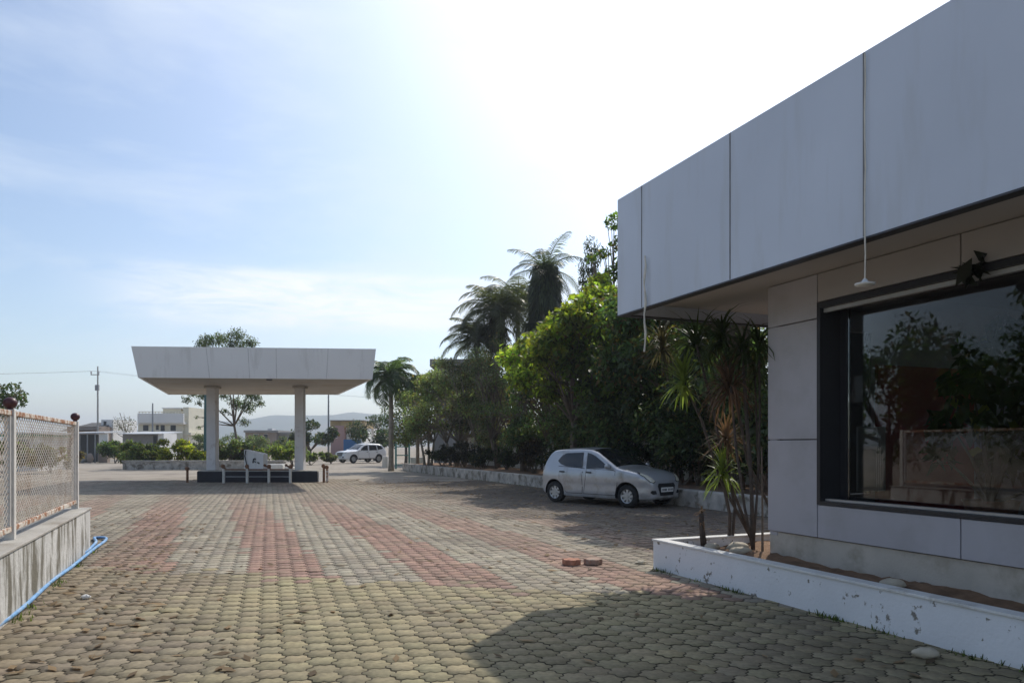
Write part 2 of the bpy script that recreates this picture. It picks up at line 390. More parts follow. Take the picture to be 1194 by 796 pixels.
def np_mesh(name, V3, faces, tint, m, parent=None, smooth=False):
    """V3 (n,3) array; faces (k,q) array; tint (k,3)"""
    root = parent
    while root is not None and root.parent: root = root.parent
    if root is not None and root.name in INV:
        K = np.array(INV[root.name]); V3 = V3 @ K[:3, :3].T + K[:3, 3]
    me = bpy.data.meshes.new(name)
    k, q = faces.shape
    me.vertices.add(len(V3)); me.vertices.foreach_set('co', V3.astype(np.float32).ravel())
    me.loops.add(k * q); me.loops.foreach_set('vertex_index', faces.astype(np.int32).ravel())
    me.polygons.add(k); me.polygons.foreach_set('loop_start', (np.arange(k) * q).astype(np.int32))
    me.update(calc_edges=True)
    a = me.attributes.new('tint', 'FLOAT_COLOR', 'FACE')
    a.data.foreach_set('color', np.concatenate([tint, np.ones((k, 1))], 1).astype(np.float32).ravel())
    me.materials.append(m)
    if smooth: me.polygons.foreach_set('use_smooth', [True] * k)
    o = bpy.data.objects.new(name, me); COL.objects.link(o)
    if parent is not None: o.parent = parent
    return o
def copy_tree(o, parent=None):
    c = o.copy(); COL.objects.link(c)
    if parent is not None: c.parent = parent
    for ch in o.children: copy_tree(ch, c)
    return c

# ------------------------------------------------------------------ the setting: ground, hills, paving
def sheet(name, x0, x1, y0, y1, z, m, n=1):
    b = MB(); b.add([(x0, y0, z), (x1, y0, z), (x1, y1, z), (x0, y1, z)], [(0, 1, 2, 3)])
    return tag(b.build(name, m), kind='structure')
sheet('ground', -2400, 2400, -400, 2500, -0.045, M['dirt'])
sheet('forecourt', -75, 22, 26, 84, -0.030, M['forecourt'])

def hills():
    nx, ny = 120, 14
    xs = np.linspace(-2300, 2300, nx); ys = np.linspace(1500, 2400, ny)
    vs = []
    for j, y in enumerate(ys):
        for x in xs:
            k = max(0.0, math.sin(math.pi * j / (ny - 1))) ** 0.8
            px = CX + F * x / 1950.0
            env = 74 * math.exp(-((px - 400) / 200.0) ** 4) + 34 * math.exp(-((px - 60) / 170.0) ** 2) + 40 * math.exp(-((px - 900) / 320.0) ** 2)
            env += 5 * math.sin(x * 0.011) + 3 * math.sin(x * 0.031 + 1) + 2 * math.sin(x * 0.07 + y)
            vs.append((x, y, -0.5 + max(env, 2) * k))
    fs = [(j * nx + i, j * nx + i + 1, (j + 1) * nx + i + 1, (j + 1) * nx + i) for j in range(ny - 1) for i in range(nx - 1)]
    b = MB(); b.add(vs, fs)
    tag(b.build('hills', M['hill'], smooth=True), kind='structure')
hills()

HEXW, HEXA = 0.205, R(-12.0)
def hex_outline(w=HEXW, amp=0.013):
    r = w / math.sqrt(3)
    cs = [np.array((r * math.sin(R(60 * k)), r * math.cos(R(60 * k)))) for k in range(6)]
    out = []
    for k in range(6):
        a, b = cs[k], cs[(k + 1) % 6]
        flip = (a[0], a[1]) > (b[0], b[1]) if abs(a[0] - b[0]) > 1e-6 else a[1] > b[1]
        p, q = (b, a) if flip else (a, b)
        d = q - p; nrm = np.array((-d[1], d[0])) / np.linalg.norm(d)
        m1 = p + d / 3 + nrm * amp; m2 = p + 2 * d / 3 - nrm * amp
        out += [a, m2, m1] if flip else [a, m1, m2]
    return np.array(out)
def paving():
    O = hex_outline(); w = HEXW; p = w * math.sqrt(3) / 2
    rot = np.array([[math.cos(HEXA), -math.sin(HEXA)], [math.sin(HEXA), math.cos(HEXA)]])
    ii, jj = np.meshgrid(np.arange(-190, 190), np.arange(-30, 230))
    C = np.stack([(ii + 0.5 * (jj % 2)) * w, jj * p], -1).reshape(-1, 2) @ rot.T
    T = C @ U; Sx = C @ V; X, Y = C[:, 0], C[:, 1]
    keep = (Y > 1.6) & (Y < 34.5) & (np.abs(X) < 0.74 * Y + 2.2)
    keep &= ~((T < 8.15) & (Sx > 5.32)) & (Sx < 11.3)
    keep &= ~((T < 12.5) & (Sx < -1.75))
    far = Y + 0.9 * np.sin(X * 0.9) + 0.6 * np.sin(X * 2.3 + 1)
    keep &= ~((far > 32.2) & ((X < -14.5) | (X > -7)))
    C = C[keep]; T = T[keep]; Sx = Sx[keep]; n = len(C)
    # colours: red and grey bands along the drive, buff field in front
    red = ((Sx - 0.48 + rng.normal(0, 0.03, n)) % 1.83) < 0.86
    Yc = C[:, 1]
    bandz = (Yc + 0.25 * C[:, 0] + rng.normal(0, 0.16, n)) > 8.1
    base = np.where(red[:, None], np.array([[0.305, 0.190, 0.143]]), np.array([[0.325, 0.285, 0.215]]))
    buff = np.array([[0.305, 0.258, 0.148]])
    base = np.where(bandz[:, None], base, buff)
    # darker towards the near edge; wear: dusty tan beyond, worn brown on the left, dark silt on the right under the trees
    def mixin(c, k): return base * (1 - k[:, None]) + np.array([c]) * k[:, None]
    dust = np.clip((Yc - 15) / 10, 0, 0.8); base = mixin((0.33, 0.28, 0.215), dust)
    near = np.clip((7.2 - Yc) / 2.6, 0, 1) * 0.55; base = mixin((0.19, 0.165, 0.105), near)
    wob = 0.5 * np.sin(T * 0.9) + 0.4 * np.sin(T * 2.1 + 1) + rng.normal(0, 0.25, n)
    left = np.clip((0.1 - Sx + wob) / 1.2, 0, 1) * np.clip((17 - T) / 4, 0, 1) * 0.75; base = mixin((0.20, 0.155, 0.11), left)
    rf = np.clip((Sx - 3.4) / 2.5, 0, 1) * np.clip((T - 6) / 4, 0, 1) * .5; base = mixin((0.27, 0.225, 0.17), rf)
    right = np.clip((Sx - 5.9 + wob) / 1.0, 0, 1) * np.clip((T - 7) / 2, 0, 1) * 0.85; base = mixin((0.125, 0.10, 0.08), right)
    patch_ = np.sin(T * 0.83 + 2 * np.sin(Sx * .6)) * np.sin(Sx * 1.13 + 1.7 * np.sin(T * .45 + 1)) + rng.normal(0, .3, n)
    base = mixin((0.20, 0.17, 0.13), np.clip(patch_ - .25, 0, 1) * .42)
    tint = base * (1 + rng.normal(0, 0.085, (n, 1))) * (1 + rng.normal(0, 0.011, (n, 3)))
    q = len(O)
    outer = (C[:, None, :] + (O @ rot.T)[None]).reshape(-1, 2)
    key = np.round(outer / 0.002).astype(np.int64)
    _, first, inv = np.unique(key[:, 0] * 1000003 + key[:, 1], return_index=True, return_inverse=True)
    ov = outer[first]; no = len(ov)
    OV = np.concatenate([ov, np.full((no, 1), -0.008)], 1)
    inner = (C[:, None, :] + (O * 0.942 @ rot.T)[None])
    tilt = rng.normal(0, 0.010, (n, 2)); lift = rng.normal(0, 0.0016, n)
    iz = lift[:, None] + np.einsum('nqk,nk->nq', inner - C[:, None, :], tilt)
    IV = np.concatenate([inner, iz[..., None]], -1).reshape(-1, 3)
    inv = inv.reshape(n, q)
    idx = no + np.arange(n * q).reshape(n, q)
    nxt = np.roll(np.arange(q), -1)
    side = np.stack([inv[:, nxt], inv, idx, idx[:, nxt]], -1).reshape(-1, 4)
    top = idx[:, ::-1]
    me = bpy.data.meshes.new('pavement')
    VV = np.concatenate([OV, IV]); me.vertices.add(len(VV)); me.vertices.foreach_set('co', VV.astype(np.float32).ravel())
    loops = np.concatenate([side.ravel(), top.ravel()]); me.loops.add(len(loops)); me.loops.foreach_set('vertex_index', loops.astype(np.int32))
    ns = len(side); starts = np.concatenate([np.arange(ns) * 4, ns * 4 + np.arange(n) * q])
    me.polygons.add(ns + n); me.polygons.foreach_set('loop_start', starts.astype(np.int32))
    me.update(calc_edges=True)
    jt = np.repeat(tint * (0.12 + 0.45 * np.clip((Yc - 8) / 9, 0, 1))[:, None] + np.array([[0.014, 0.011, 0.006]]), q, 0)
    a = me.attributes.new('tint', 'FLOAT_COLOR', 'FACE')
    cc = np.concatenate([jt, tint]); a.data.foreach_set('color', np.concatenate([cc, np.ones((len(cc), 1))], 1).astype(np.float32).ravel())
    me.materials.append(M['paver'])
    o = bpy.data.objects.new('pavement', me); COL.objects.link(o); tag(o, kind='structure')
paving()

# ------------------------------------------------------------------ office building on the right
WS, FS = 6.13, 5.02                # wall plane, fascia plane
T_END, T_ROOF, T_BACK = 7.05, 8.64, -3.0
FZ0, FZ1, SOF = 3.27, 4.80, 3.42
off = thing('office_building', 'single storey grey clad office with deep pale overhanging fascia and big dark window', 'building', B(2.0, 8.5, 0))
b = MB(); b.tsbox(T_BACK, T_ROOF, FS, FS + 0.10, FZ0, FZ1); b.tsbox(T_ROOF - 0.10, T_ROOF - 0.0, FS + 0.101, 13.0, FZ0 + 0.0, FZ1)
fas = b.build('fascia', M['fascia'], off)
def pix_t(x, s):                    # t on the plane s seen at photo column x
    k = (x - CX) / F
    return (V[0] * s - k * V[1] * s) / (k * U[1] - U[0])
for x in (748, 851, 1007):
    tj = pix_t(x, FS - 0.003)
    b = MB(); b.tsbox(tj - 0.009, tj + 0.009, FS - 0.003, FS + 0.0, FZ0 + 0.004, FZ1 - 0.004); b.build('panel_joint', M['joint'], fas)
b = MB(); b.tsbox(T_BACK, T_ROOF, FS - 0.004, FS + 0.115, FZ0 - 0.018, FZ0 - 0.002); b.tsbox(T_ROOF - 0.115, T_ROOF, FS + 0.117, 13.0, FZ0 - 0.018, FZ0 - 0.002)
b.build('drip_edge', M['dark_trim'], off)
b = MB(); b.tsbox(T_BACK + 0.01, T_ROOF - 0.102, FS + 0.102, 12.99, SOF, SOF + 0.06); b.build('soffit', M['soffit'], off)
b = MB(); b.tsbox(T_BACK + 0.01, T_ROOF - 0.102, FS + 0.102, 12.99, FZ1 - 0.25, FZ1 - 0.12); b.build('roof', M['concrete'], off)
# core wall: far end and back, room inside
b = MB()
b.tsbox(T_END - 0.14, T_END - 0.02, WS + 0.02, 7.0, 0.5, SOF - 0.002); b.tsbox(T_END - 0.14, T_END - 0.02, 7.62, 12.6, 0.5, SOF - 0.002)
b.tsbox(T_END - 0.14, T_END - 0.02, 7.001, 7.619, 0.5, 0.95); b.tsbox(T_END - 0.14, T_END - 0.02, 7.001, 7.619, 2.95, SOF - 0.002)
b.tsbox(T_BACK, T_END - 0.142, 12.4, 12.6, 0.0, 2.45); b.tsbox(T_BACK, T_END - 0.142, 12.4, 12.6, 3.0, SOF - 0.002)  # open strip left high in the unseen back wall, added to let daylight in
for k in range(5): b.tsbox(T_BACK + .01 + 2.37 * k, T_BACK + .36 + 2.37 * k, 12.401, 12.599, 2.4505, 2.9995)
b.tsbox(T_BACK, T_BACK + 0.15, WS + 0.62, 12.398, 0.0, SOF - 0.002)
b.build('wall', M['cladding'], off)
b = MB(); b.tsbox(T_BACK, T_END - 0.01, WS + 0.03, WS + 0.5, -0.02, 0.54); b.tsbox(T_END - 0.22, T_END - 0.01, WS + 0.502, 12.6, -0.02, 0.499); b.build('plinth', M['plinth'], off)
# cladding cassettes with open joints
W_T1 = pix_t(953, WS)               # window edge next to the pillar
WZ0, WZ1 = 0.93, 3.08
tj1 = pix_t(1120, WS); tj2 = tj1 - 1.65
G = 0.006
def cass(t0, t1, z0, z1, m=M['cladding'], s0=None):
    q = MB(); q.tsbox(t0 + G, t1 - G, WS, WS + 0.05, z0 + G, z1 - G); q.build('cladding_panel', m, off, bevel=0.004)
zj = [0.545, 1.615, 2.93, SOF - 0.004]
for i in range(3): cass(W_T1, T_END, zj[i], zj[i + 1], M['cladding'])
for a0, a1 in ((tj1, W_T1), (tj2, tj1), (T_BACK, tj2)):
    cass(a0, a1, 0.545, WZ0 - 0.02); cass(a0, a1, WZ1 + 0.02, SOF - 0.004, M['cladding_warm'])
for i in range(3):                   # end face of the pillar
    q = MB(); q.tsbox(T_END - 0.018, T_END + 0.03, WS + 0.055, 7.0, zj[i] + G, zj[i + 1] - G); q.build('cladding_panel', M['cladding'], off, bevel=0.004)
b = MB(); b.tsbox(W_T1 + 0.01, T_END - 0.145, WS + 0.052, WS + 0.32, 0.5, SOF - 0.01); b.tsbox(T_BACK + 0.2, W_T1 - 0.001, WS + 0.052, WS + 0.35, WZ1 + 0.03, SOF - 0.01)
b.tsbox(T_BACK + 0.2, W_T1 - 0.001, WS + 0.052, WS + 0.35, 0.542, WZ0 - 0.03)
b.build('backing_wall', M['dark_trim'], off)
win = MB()                           # window frame: lining, head, sill
win.tsbox(W_T1 - 0.05, W_T1 - 0.004, WS - 0.012, WS + 0.34, WZ0 - 0.02, WZ1 + 0.015)
win.tsbox(T_BACK + 0.3, W_T1 - 0.052, WS - 0.012, WS + 0.34, WZ1 - 0.05, WZ1 + 0.015)
win.tsbox(T_BACK + 0.3, W_T1 - 0.052, WS - 0.012, WS + 0.34, WZ0 - 0.02, WZ0 + 0.02)
win.tsbox(W_T1 - 0.14, W_T1 - 0.052, WS + 0.27, WS + 0.33, WZ0 + 0.022, WZ1 - 0.052)
wf = win.build('window', M['window_frame'], off)
b = MB(); b.tsbox(T_BACK + 0.3, W_T1 - 0.06, WS + 0.03, WS + 0.075, WZ1 - 0.095, WZ1 - 0.053); b.tsbox(T_BACK + 0.3, W_T1 - 0.06, WS + 0.05, WS + 0.12, WZ0 + 0.022, WZ0 + 0.045)
b.build('blind_rail', M['alu'], wf)
b = MB(); b.tsbox(T_BACK + 0.3, W_T1 - 0.141, WS + 0.295, WS + 0.303, WZ0 + 0.022, WZ1 - 0.052); b.build('pane', M['glass'], wf)
b = MB(); b.tsbox(T_END - 0.085, T_END - 0.078, 7.003, 7.617, 0.955, 2.945); ew = b.build('end_window', M['glass'], off)
for s_ in (7.0, 7.57):
    b = MB(); b.tsbox(T_END - 0.11, T_END - 0.05, s_ + .002, s_ + .05, 0.953, 2.947); b.build('frame', M['window_frame'], ew)
b = MB(); b.tsbox(T_BACK + 0.16, T_END - 0.15, WS + 0.56, 12.39, 0.55, 0.6); b.tsbox(T_END - .4, T_END - 0.2, 10.9, 12.38, 0.602, 3.1); b.build('floor', M['room'], off)
red = MB(); red.tsbox(T_END - .19, T_END - .145, 7.68, 9.4, 0.602, 2.55)
tag(red.build('display_board', M['red_panel']), 'tall dark red display board seen dimly inside the office window', 'board')
cur = MB()
pts = []
for i in range(49):
    pts.append((T_END - .24 + 0.03 * math.sin(i * 1.55), 7.30 + i * 0.42 / 48))
for i in range(48):
    p0, p1 = pts[i], pts[i + 1]
    a0, a1 = B(*p0), B(*p1)
    n0, n1 = B(p0[0] + .004, p0[1]), B(p1[0] + .004, p1[1])
    cur.hexa([(a0[0], a0[1], 0.99), (n0[0], n0[1], 0.99), (n1[0], n1[1], 0.99), (a1[0], a1[1], 0.99), (a0[0], a0[1], 1.78), (n0[0], n0[1], 1.78), (n1[0], n1[1], 1.78), (a1[0], a1[1], 1.78)])
tag(cur.build('curtain', M['curtain']), 'short pale pleated curtain hanging behind the office window glass', 'curtain')

hp = B(5.15, 7.3, 0.6)
rt = thing('house_plant', 'big dark leafy potted plant inside the office window on the right', 'plant', hp)
b = MB(); b.lathe(hp, [(.16, .002), (.19, .05), (.24, .36), (.26, .40), (.22, .40), (.20, .36)], 20); b.build('pot', M['terracotta'], rt, smooth=True)
plant_later = (rt, hp)

# planter along the office
pl = thing('planter', 'long low white painted planter with chipped paint in front of office', 'planter', B(5, 5.3, 0))
b = MB(); b.tsbox(-3.0, 8.06, 5.20, 5.32, -0.02, 0.345); b.tsbox(7.94, 8.06, 5.322, 10.0, -0.02, 0.345)
b.build('planter_wall', M['white_paint'], pl)
b = MB(); b.tsbox(-3.0, 8.075, 5.185, 5.335, 0.347, 0.372); b.tsbox(7.925, 8.075, 5.337, 10.0, 0.347, 0.372); b.build('coping', M['coping'], pl, bevel=0.005)
def soil_mesh():
    nt_, ns_ = 120, 18; bb = MB(); vs = []
    for i in range(nt_):
        for j in range(ns_):
            t = -3 + (7.94 + 3) * i / (nt_ - 1); s_ = 5.32 + (WS + 0.03 - 5.32) * j / (ns_ - 1)
            z = 0.262 + 0.02 * math.sin(t * 3.1 + s_ * 5) + random.uniform(-0.016, 0.016)
            vs.append(B(t, s_, z))
    bb.add(vs, [(i * ns_ + j, i * ns_ + j + 1, (i + 1) * ns_ + j + 1, (i + 1) * ns_ + j) for i in range(nt_ - 1) for j in range(ns_ - 1)])
    vs = []
    for i in range(12):
        for j in range(30):
            t = T_END - 0.02 + (7.94 - T_END + 0.02) * i / 11; s_ = WS + 0.031 + 3.8 * j / 29
            vs.append(B(t, s_, 0.262 + 0.02 * math.sin(t * 3.1 + s_ * 5) + random.uniform(-0.016, 0.016)))
    bb.add(vs, [(i * 30 + j, i * 30 + j + 1, (i + 1) * 30 + j + 1, (i + 1) * 30 + j) for i in range(11) for j in range(29)])
    return bb
soil_mesh().build('soil', M['soil'], pl, smooth=True)

# ------------------------------------------------------------------ fuel canopy
cn = thing('fuel_canopy', 'white flat roofed fuel station canopy standing on two square columns', 'canopy', (-11.1, 32.3, 0))
CZ0, CZ1 = 4.09, 5.24
low = [(-14.02, 27.97), (-5.38, 28.75), (-8.70, 37.45), (-17.26, 37.45)]
cx_, cy_ = [sum(p[i] for p in low) / 4 for i in (0, 1)]
def off_poly(poly, d):
    out = []
    for p in poly:
        v = Vector((p[0] - cx_, p[1] - cy_)); out.append((p[0] + d * (1 if v.x > 0 else -1), p[1] + d * (1 if v.y > 0 else -1)))
    return out
hi = off_poly(low, 0.17); inn_l = off_poly(low, -0.10); inn_h = off_poly(low, 0.06)
b = MB()
vs = [(*p, CZ0) for p in low] + [(*p, CZ1) for p in hi] + [(*p, CZ1) for p in inn_h] + [(*p, CZ0) for p in inn_l]
fs = []
for i in range(4):
    j = (i + 1) % 4
    fs += [(i, j, 4 + j, 4 + i), (4 + i, 4 + j, 8 + j, 8 + i), (8 + i, 8 + j, 12 + j, 12 + i), (12 + i, 12 + j, j, i)]
b.add(vs, fs); cf = b.build('fascia', M['canopy_white'], cn)
pale_joint = mat('pale_joint', (0.60, 0.59, 0.58), 0.7, 0.1, 3)
for k in (0.30, 0.47, 0.585, 0.8):
    b = MB()
    p = [low[0][i] + (low[1][i] - low[0][i]) * k for i in (0, 1)]; q = [hi[0][i] + (hi[1][i] - hi[0][i]) * k for i in (0, 1)]
    b.hexa([(p[0] - .012, p[1] - .012, CZ0 + .01), (p[0] + .012, p[1] - .012, CZ0 + .01), (p[0] + .012, p[1] + .01, CZ0 + .01), (p[0] - .012, p[1] + .01, CZ0 + .01),
            (q[0] - .012, q[1] - .004, CZ1 - .01), (q[0] + .012, q[1] - .004, CZ1 - .01), (q[0] + .012, q[1] + .02, CZ1 - .01), (q[0] - .012, q[1] + .02, CZ1 - .01)]); b.build('panel_joint', pale_joint, cf)
b = MB(); b.prism(inn_l, CZ0 + 0.03, CZ0 + 0.10); b.build('soffit', M['canopy_soffit'], cn)
b = MB(); b.prism(off_poly(low, -0.05), CZ1 - 0.35, CZ1 - 0.25); b.build('roof', M['tin'], cn)
b = MB(); b.lathe((-9.4, 28.9, CZ0 - 0.03), [(0.09, 0.0), (0.12, 0.02), (0.12, 0.058)], 12); b.build('ceiling_lamp', M['dark_trim'], cn)
for i, (x, w_) in enumerate(((248.0, 0.40), (350.0, 0.38))):
    X = (x - CX) / F * 32.3
    b = MB(); b.box((X, 32.3, (0.48 + CZ0 + 0.028) / 2), (w_, w_, CZ0 + 0.028 - 0.48)); c = b.build('column', M['column'], cn, bevel=0.02)
    b = MB(); b.box((X, 32.3, CZ0 - 0.03), (w_ + 0.14, w_ + 0.14, 0.09)); b.build('capital', M['canopy_soffit'], c)
isl = thing('pump_island', 'raised concrete pump island with dark navy front panels under the canopy', 'pump island', (-10.7, 32.3, 0))
b = MB(); b.box((-10.72, 32.33, 0.225), (5.06, 1.8, 0.52)); b.build('island_slab', M['concrete'], isl, bevel=0.02)
xs_ = [229.5, 260.5, 287.5, 313, 338, 370.5]
for i in range(5):
    x0 = (xs_[i] - CX) / F * 31.4 + 0.012; x1 = (xs_[i + 1] - CX) / F * 31.4 - 0.012
    b = MB(); b.box(((x0 + x1) / 2, 31.405, 0.215), (x1 - x0, 0.03, 0.47)); b.build('front_panel', M['navy'], isl)
b = MB(); b.box((-8.16, 32.33, 0.215), (0.03, 1.7, 0.46)); b.build('end_panel', M['canopy_white'], isl)
dp = thing('fuel_dispenser', 'white fuel dispenser cabinet with slanted top on the pump island', 'fuel pump', at(298, 547, 32.2))
X = (298.5 - CX) / F * 32.2
b = MB(); q = [(-.42, -.28), (.42, -.28), (.42, .28), (-.42, .28)]
b.hexa([(X + a * 0.96, 32.2 + c, 0.486) for a, c in q] + [(X + a, 32.2 + c, 1.37 - (a + .42) * 0.22) for a, c in q]); b.build('cabinet', M['canopy_white'], dp, bevel=0.02)
b = MB(); b.tube([(X + 0.08, 31.91, 0.93), (X + 0.05, 31.91, 0.99), (X + 0.0, 31.91, 0.97), (X - 0.02, 31.91, 0.88), (X - .03, 31.91, .80)], .028, 6); b.tube([(X + .02, 31.91, .87), (X + .1, 31.91, .83)], .02, 6); b.tube([(X + 0.16, 31.91, 0.82), (X + .22, 31.91, .80), (X + .23, 31.91, .76)], .03, 6); b.build('emblem', M['black_ink'], dp)
b = MB(); b.tube([(X - 0.33, 31.90, 1.34), (X - 0.36, 31.86, 1.1), (X - 0.30, 31.86, 0.8), (X - 0.24, 31.88, 0.52)], 0.022, 8); b.build('hose', M['black_plastic'], dp)
gr = thing('guard_rail', 'rusty pipe guard rail on pale posts in front of pump island', 'guard rail', (-10.2, 30.7, 0))
pz = 0.60
for i, x in enumerate((260.8, 288.2, 313.5, 338.5)):
    X = (x - CX) / F * 30.7
    b = MB(); b.tube([(X, 30.7, 0), (X, 30.7, pz)], 0.055, 10); p = b.build('post', M['cream_post'], gr, smooth=False)
    b = MB()
    b.tube([(X, 30.7, pz), (X + 0.01, 30.7, pz + 0.05)], 0.075, 10)
    b.ball((X - 0.03 + 0.02 * i, 30.7, pz + 0.09), 0.085, 12)
    if i > 1: b.ball((X - 0.17, 30.7, pz + 0.13), 0.06, 10); b.tube([(X - 0.17, 30.7, pz + 0.12), (X, 30.7, pz + 0.05)], 0.035, 8)
    b.build('cap', M['rust'], p)
for z, mm, r_ in ((pz - 0.045, M['rust'], 0.028), (0.26, M['pole_grey'], 0.022)):
    b = MB(); b.tube([((260.8 - CX) / F * 30.7, 30.7, z), ((338.5 - CX) / F * 30.7, 30.7, z)], r_, 8); b.build('rail', mm, gr)
for x, y1, lab in ((218.5, 546, 'single rusty brown pipe post left of the pump island'), (377.6, 543, 'taller of two rusty pipe posts right of the pump island'), (381.6, 544.5, 'cream streaked right hand post of the pair beside the pump island')):
    X, Y, _ = gp(x, 562.3); zt = H - (y1 - HZ) / F * Y
    t_ = thing('bollard', lab, 'bollard', (X, Y, 0), 0, 'pipe posts round the pump island')
    b = MB(); b.tube([(X, Y, 0), (X, Y, zt - 0.05)], 0.05, 10); b.build('post', M['rust_cream'] if x > 380 else M['rust'], t_)
    b = MB(); b.ball((X - 0.02, Y, zt), 0.085, 12); b.build('cap', M['rust'], t_)

# ------------------------------------------------------------------ fence on the left
fe = thing('mesh_fence', 'rusty cream expanded mesh fence with maroon ball finials on low wall', 'fence', B(9, -1.8, 0))
b = MB(); b.tsbox(2.2, 12.6, -2.02, -1.63, -0.04, 0.60); fw = b.build('base_wall', M['oldwall'], fe, bevel=0.015)
b = MB(); b.tsbox(2.2, 12.62, -2.04, -1.615, 0.602, 0.632); b.build('wall_cap', M['concrete'], fw, bevel=0.008)
FSX = -1.80
posts = [4.75, 8.60, 12.42]
for i, t in enumerate(posts):
    b = MB(); c = B(t, FSX)
    b.box((c[0], c[1], (0.63 + 1.90) / 2), (0.085, 0.085, 1.27), R(22.1)); p = b.build('post', M['cream_post'], fe, bevel=0.006)
    b = MB(); b.lathe((c[0], c[1], 1.90), [(0.03, 0.0), (0.028, 0.025), (0.045, 0.035)], 14); b.ball((c[0], c[1], 1.965), 0.062, 18, (1, 1, 0.92)); b.build('finial', M['maroon'], p, smooth=True)
for i in range(2):
    t0, t1 = posts[i] + 0.05, posts[i + 1] - 0.05
    z0, z1 = 0.76, 1.84
    b = MB()
    for za_ in (z1, z0 - .05):
        b = MB(); b.tsbox(t0, t1, FSX - 0.025, FSX + 0.025, za_, za_ + 0.05); b.build('rail', M['rust_cream'], fe, bevel=0.006)
    for a_, c_ in ((t0, t0 + .035), (t1 - .035, t1)):
        b = MB(); b.tsbox(a_, c_, FSX - 0.02, FSX + 0.02, z0 + .001, z1 - .001); b.build('side_bar', M['cream_post'], fe)
    # diamond mesh: two families of slanting wires clipped to the panel
    b = MB(); a0, a1 = t0 + 0.035, t1 - 0.035; slope = 0.58; step = 0.108; w_ = 0.0043
    for sg in (1, -1):
        k = -(z1 - z0) / slope
        while k < (a1 - a0):
            ta, za = a0 + k, z0 if sg > 0 else z1
            tb, zb = ta + (z1 - z0) / slope, z1 if sg > 0 else z0
            if ta < a0: za += sg * (a0 - ta) * slope; ta = a0
            if tb > a1: zb -= sg * (tb - a1) * slope; tb = a1
            if tb - ta > 0.03:
                o_ = 0.003 * sg
                q = [(ta, FSX + o_ - 0.002, za), (tb, FSX + o_ - 0.002, zb), (tb, FSX + o_ + 0.002, zb), (ta, FSX + o_ + 0.002, za)]
                b.hexa([B(x, y, z - w_) for x, y, z in q] + [B(x, y, z + w_) for x, y, z in q])
            k += step
    b.build('wire_mesh', M['mesh_wire'], fe)

# blue hose along the foot of that wall
def hose():
    ctrl = []
    for (x, y) in ((-60, 775), (-20, 746), (10, 724), (40, 699), (62, 679), (82, 664), (100, 650), (116, 637), (124, 630.5), (120, 628.5), (110, 628.5), (112, 634), (104, 642), (92, 650), (74, 664), (56, 678), (36, 694), (8, 716), (-30, 748), (-60, 768)):
        p = gp(x, y); ctrl.append(Vector((p[0], p[1], 0.022)))
    out = []
    for i in range(len(ctrl) - 1):
        p0, p1, p2, p3 = ctrl[max(i - 1, 0)], ctrl[i], ctrl[i + 1], ctrl[min(i + 2, len(ctrl) - 1)]
        for k in range(6):
            t = k / 6
            q = 0.5 * ((2 * p1) + (p2 - p0) * t + (2 * p0 - 5 * p1 + 4 * p2 - p3) * t * t + (3 * p1 - p0 - 3 * p2 + p3) * t ** 3)
            q.z = 0.022 + 0.012 * abs(math.sin(i * 1.3 + t)) ; out.append(q)
    bb = MB(); bb.tube(out, 0.022, 8)
    tag(bb.build('hose', M['blue_hose'], smooth=True), 'doubled pale blue hose lying along the foot of the stained fence wall', 'hose')
hose()
p = gp(100, 698); b = MB(); b.ball((p[0], p[1], 0.02), 0.045, 10, (1, 0.8, 0.6), 0.15)
tag(b.build('pebble', M['coping']), 'small white stone lying alone on the paving near the blue hose', 'stone')
p = gp(747, 657); b = MB(); b.ball((p[0], p[1], 0.02), 0.06, 10, (1.2, 0.8, 0.5), 0.2)
tag(b.build('stone', M['stone']), 'small pale stone on the paving by the planter corner', 'stone')

# two loose terracotta paving blocks
for i, (x, y, rz, lab) in enumerate(((667, 659.5, 0.25, 'loose red terracotta paving block, the redder left one'), (692.5, 659.0, -0.5, 'loose terracotta paving block with dusty grey top, right one'))):
    X, Y, _ = gp(x, y); Y += 0.1
    O = hex_outline(0.215, 0.012); co, si = math.cos(rz), math.sin(rz)
    b = MB(); b.prism([(X + a * co - c * si, Y + a * si + c * co) for a, c in O[::-1]], 0.004, 0.075)
    tag(b.build('paving_block', M['terracotta'] if i == 0 else mat('dusty_terracotta', (0.36, 0.24, 0.18), 0.9, 0.2, 12, 0.4, 60, stain=(0.38, 0.33, 0.27), sscale=7), bevel=0.006), lab, 'paving block', 'loose terracotta blocks on the paving')

# things hanging from the fascia
def cable(x, ytop, ybot, s_, name, lab, cat):
    t = pix_t(x, s_); p = B(t, s_); Y = p[1]
    z0 = H - (ytop - HZ) / F * Y; z1 = H - (ybot - HZ) / F * Y
    return p, z0, z1
p, z0, z1 = cable(1008.5, 62, 330, FS - 0.02, '', '', '')
hl = thing('hanging_lamp', 'pale lamp base dangling on a thin cable below the office fascia', 'lamp', (p[0], p[1], z1))
b = MB(); b.tube([(p[0] + 0.004 * math.sin(k * 2), p[1], z0 + (z1 - z0) * k / 8) for k in range(9)], 0.006, 6); b.build('cable', M['cable'], hl)
b = MB(); b.lathe((p[0], p[1], z1 - 0.025), [(0.04, 0.0), (0.075, 0.008), (0.08, 0.022), (0.03, 0.034), (0.012, 0.06)], 16); b.build('lamp_base', M['coping'], hl, smooth=True)
p, z0, z1 = cable(752, 298, 410, FS - 0.03, '', '', '')
b = MB()
b.tube([(p[0] + 0.01 * math.sin(k * 1.7), p[1] + 0.006 * math.cos(k * 2.1), z0 + (z1 - z0) * k / 10) for k in range(11)], [0.009 + 0.004 * (k % 3) for k in range(11)], 6)
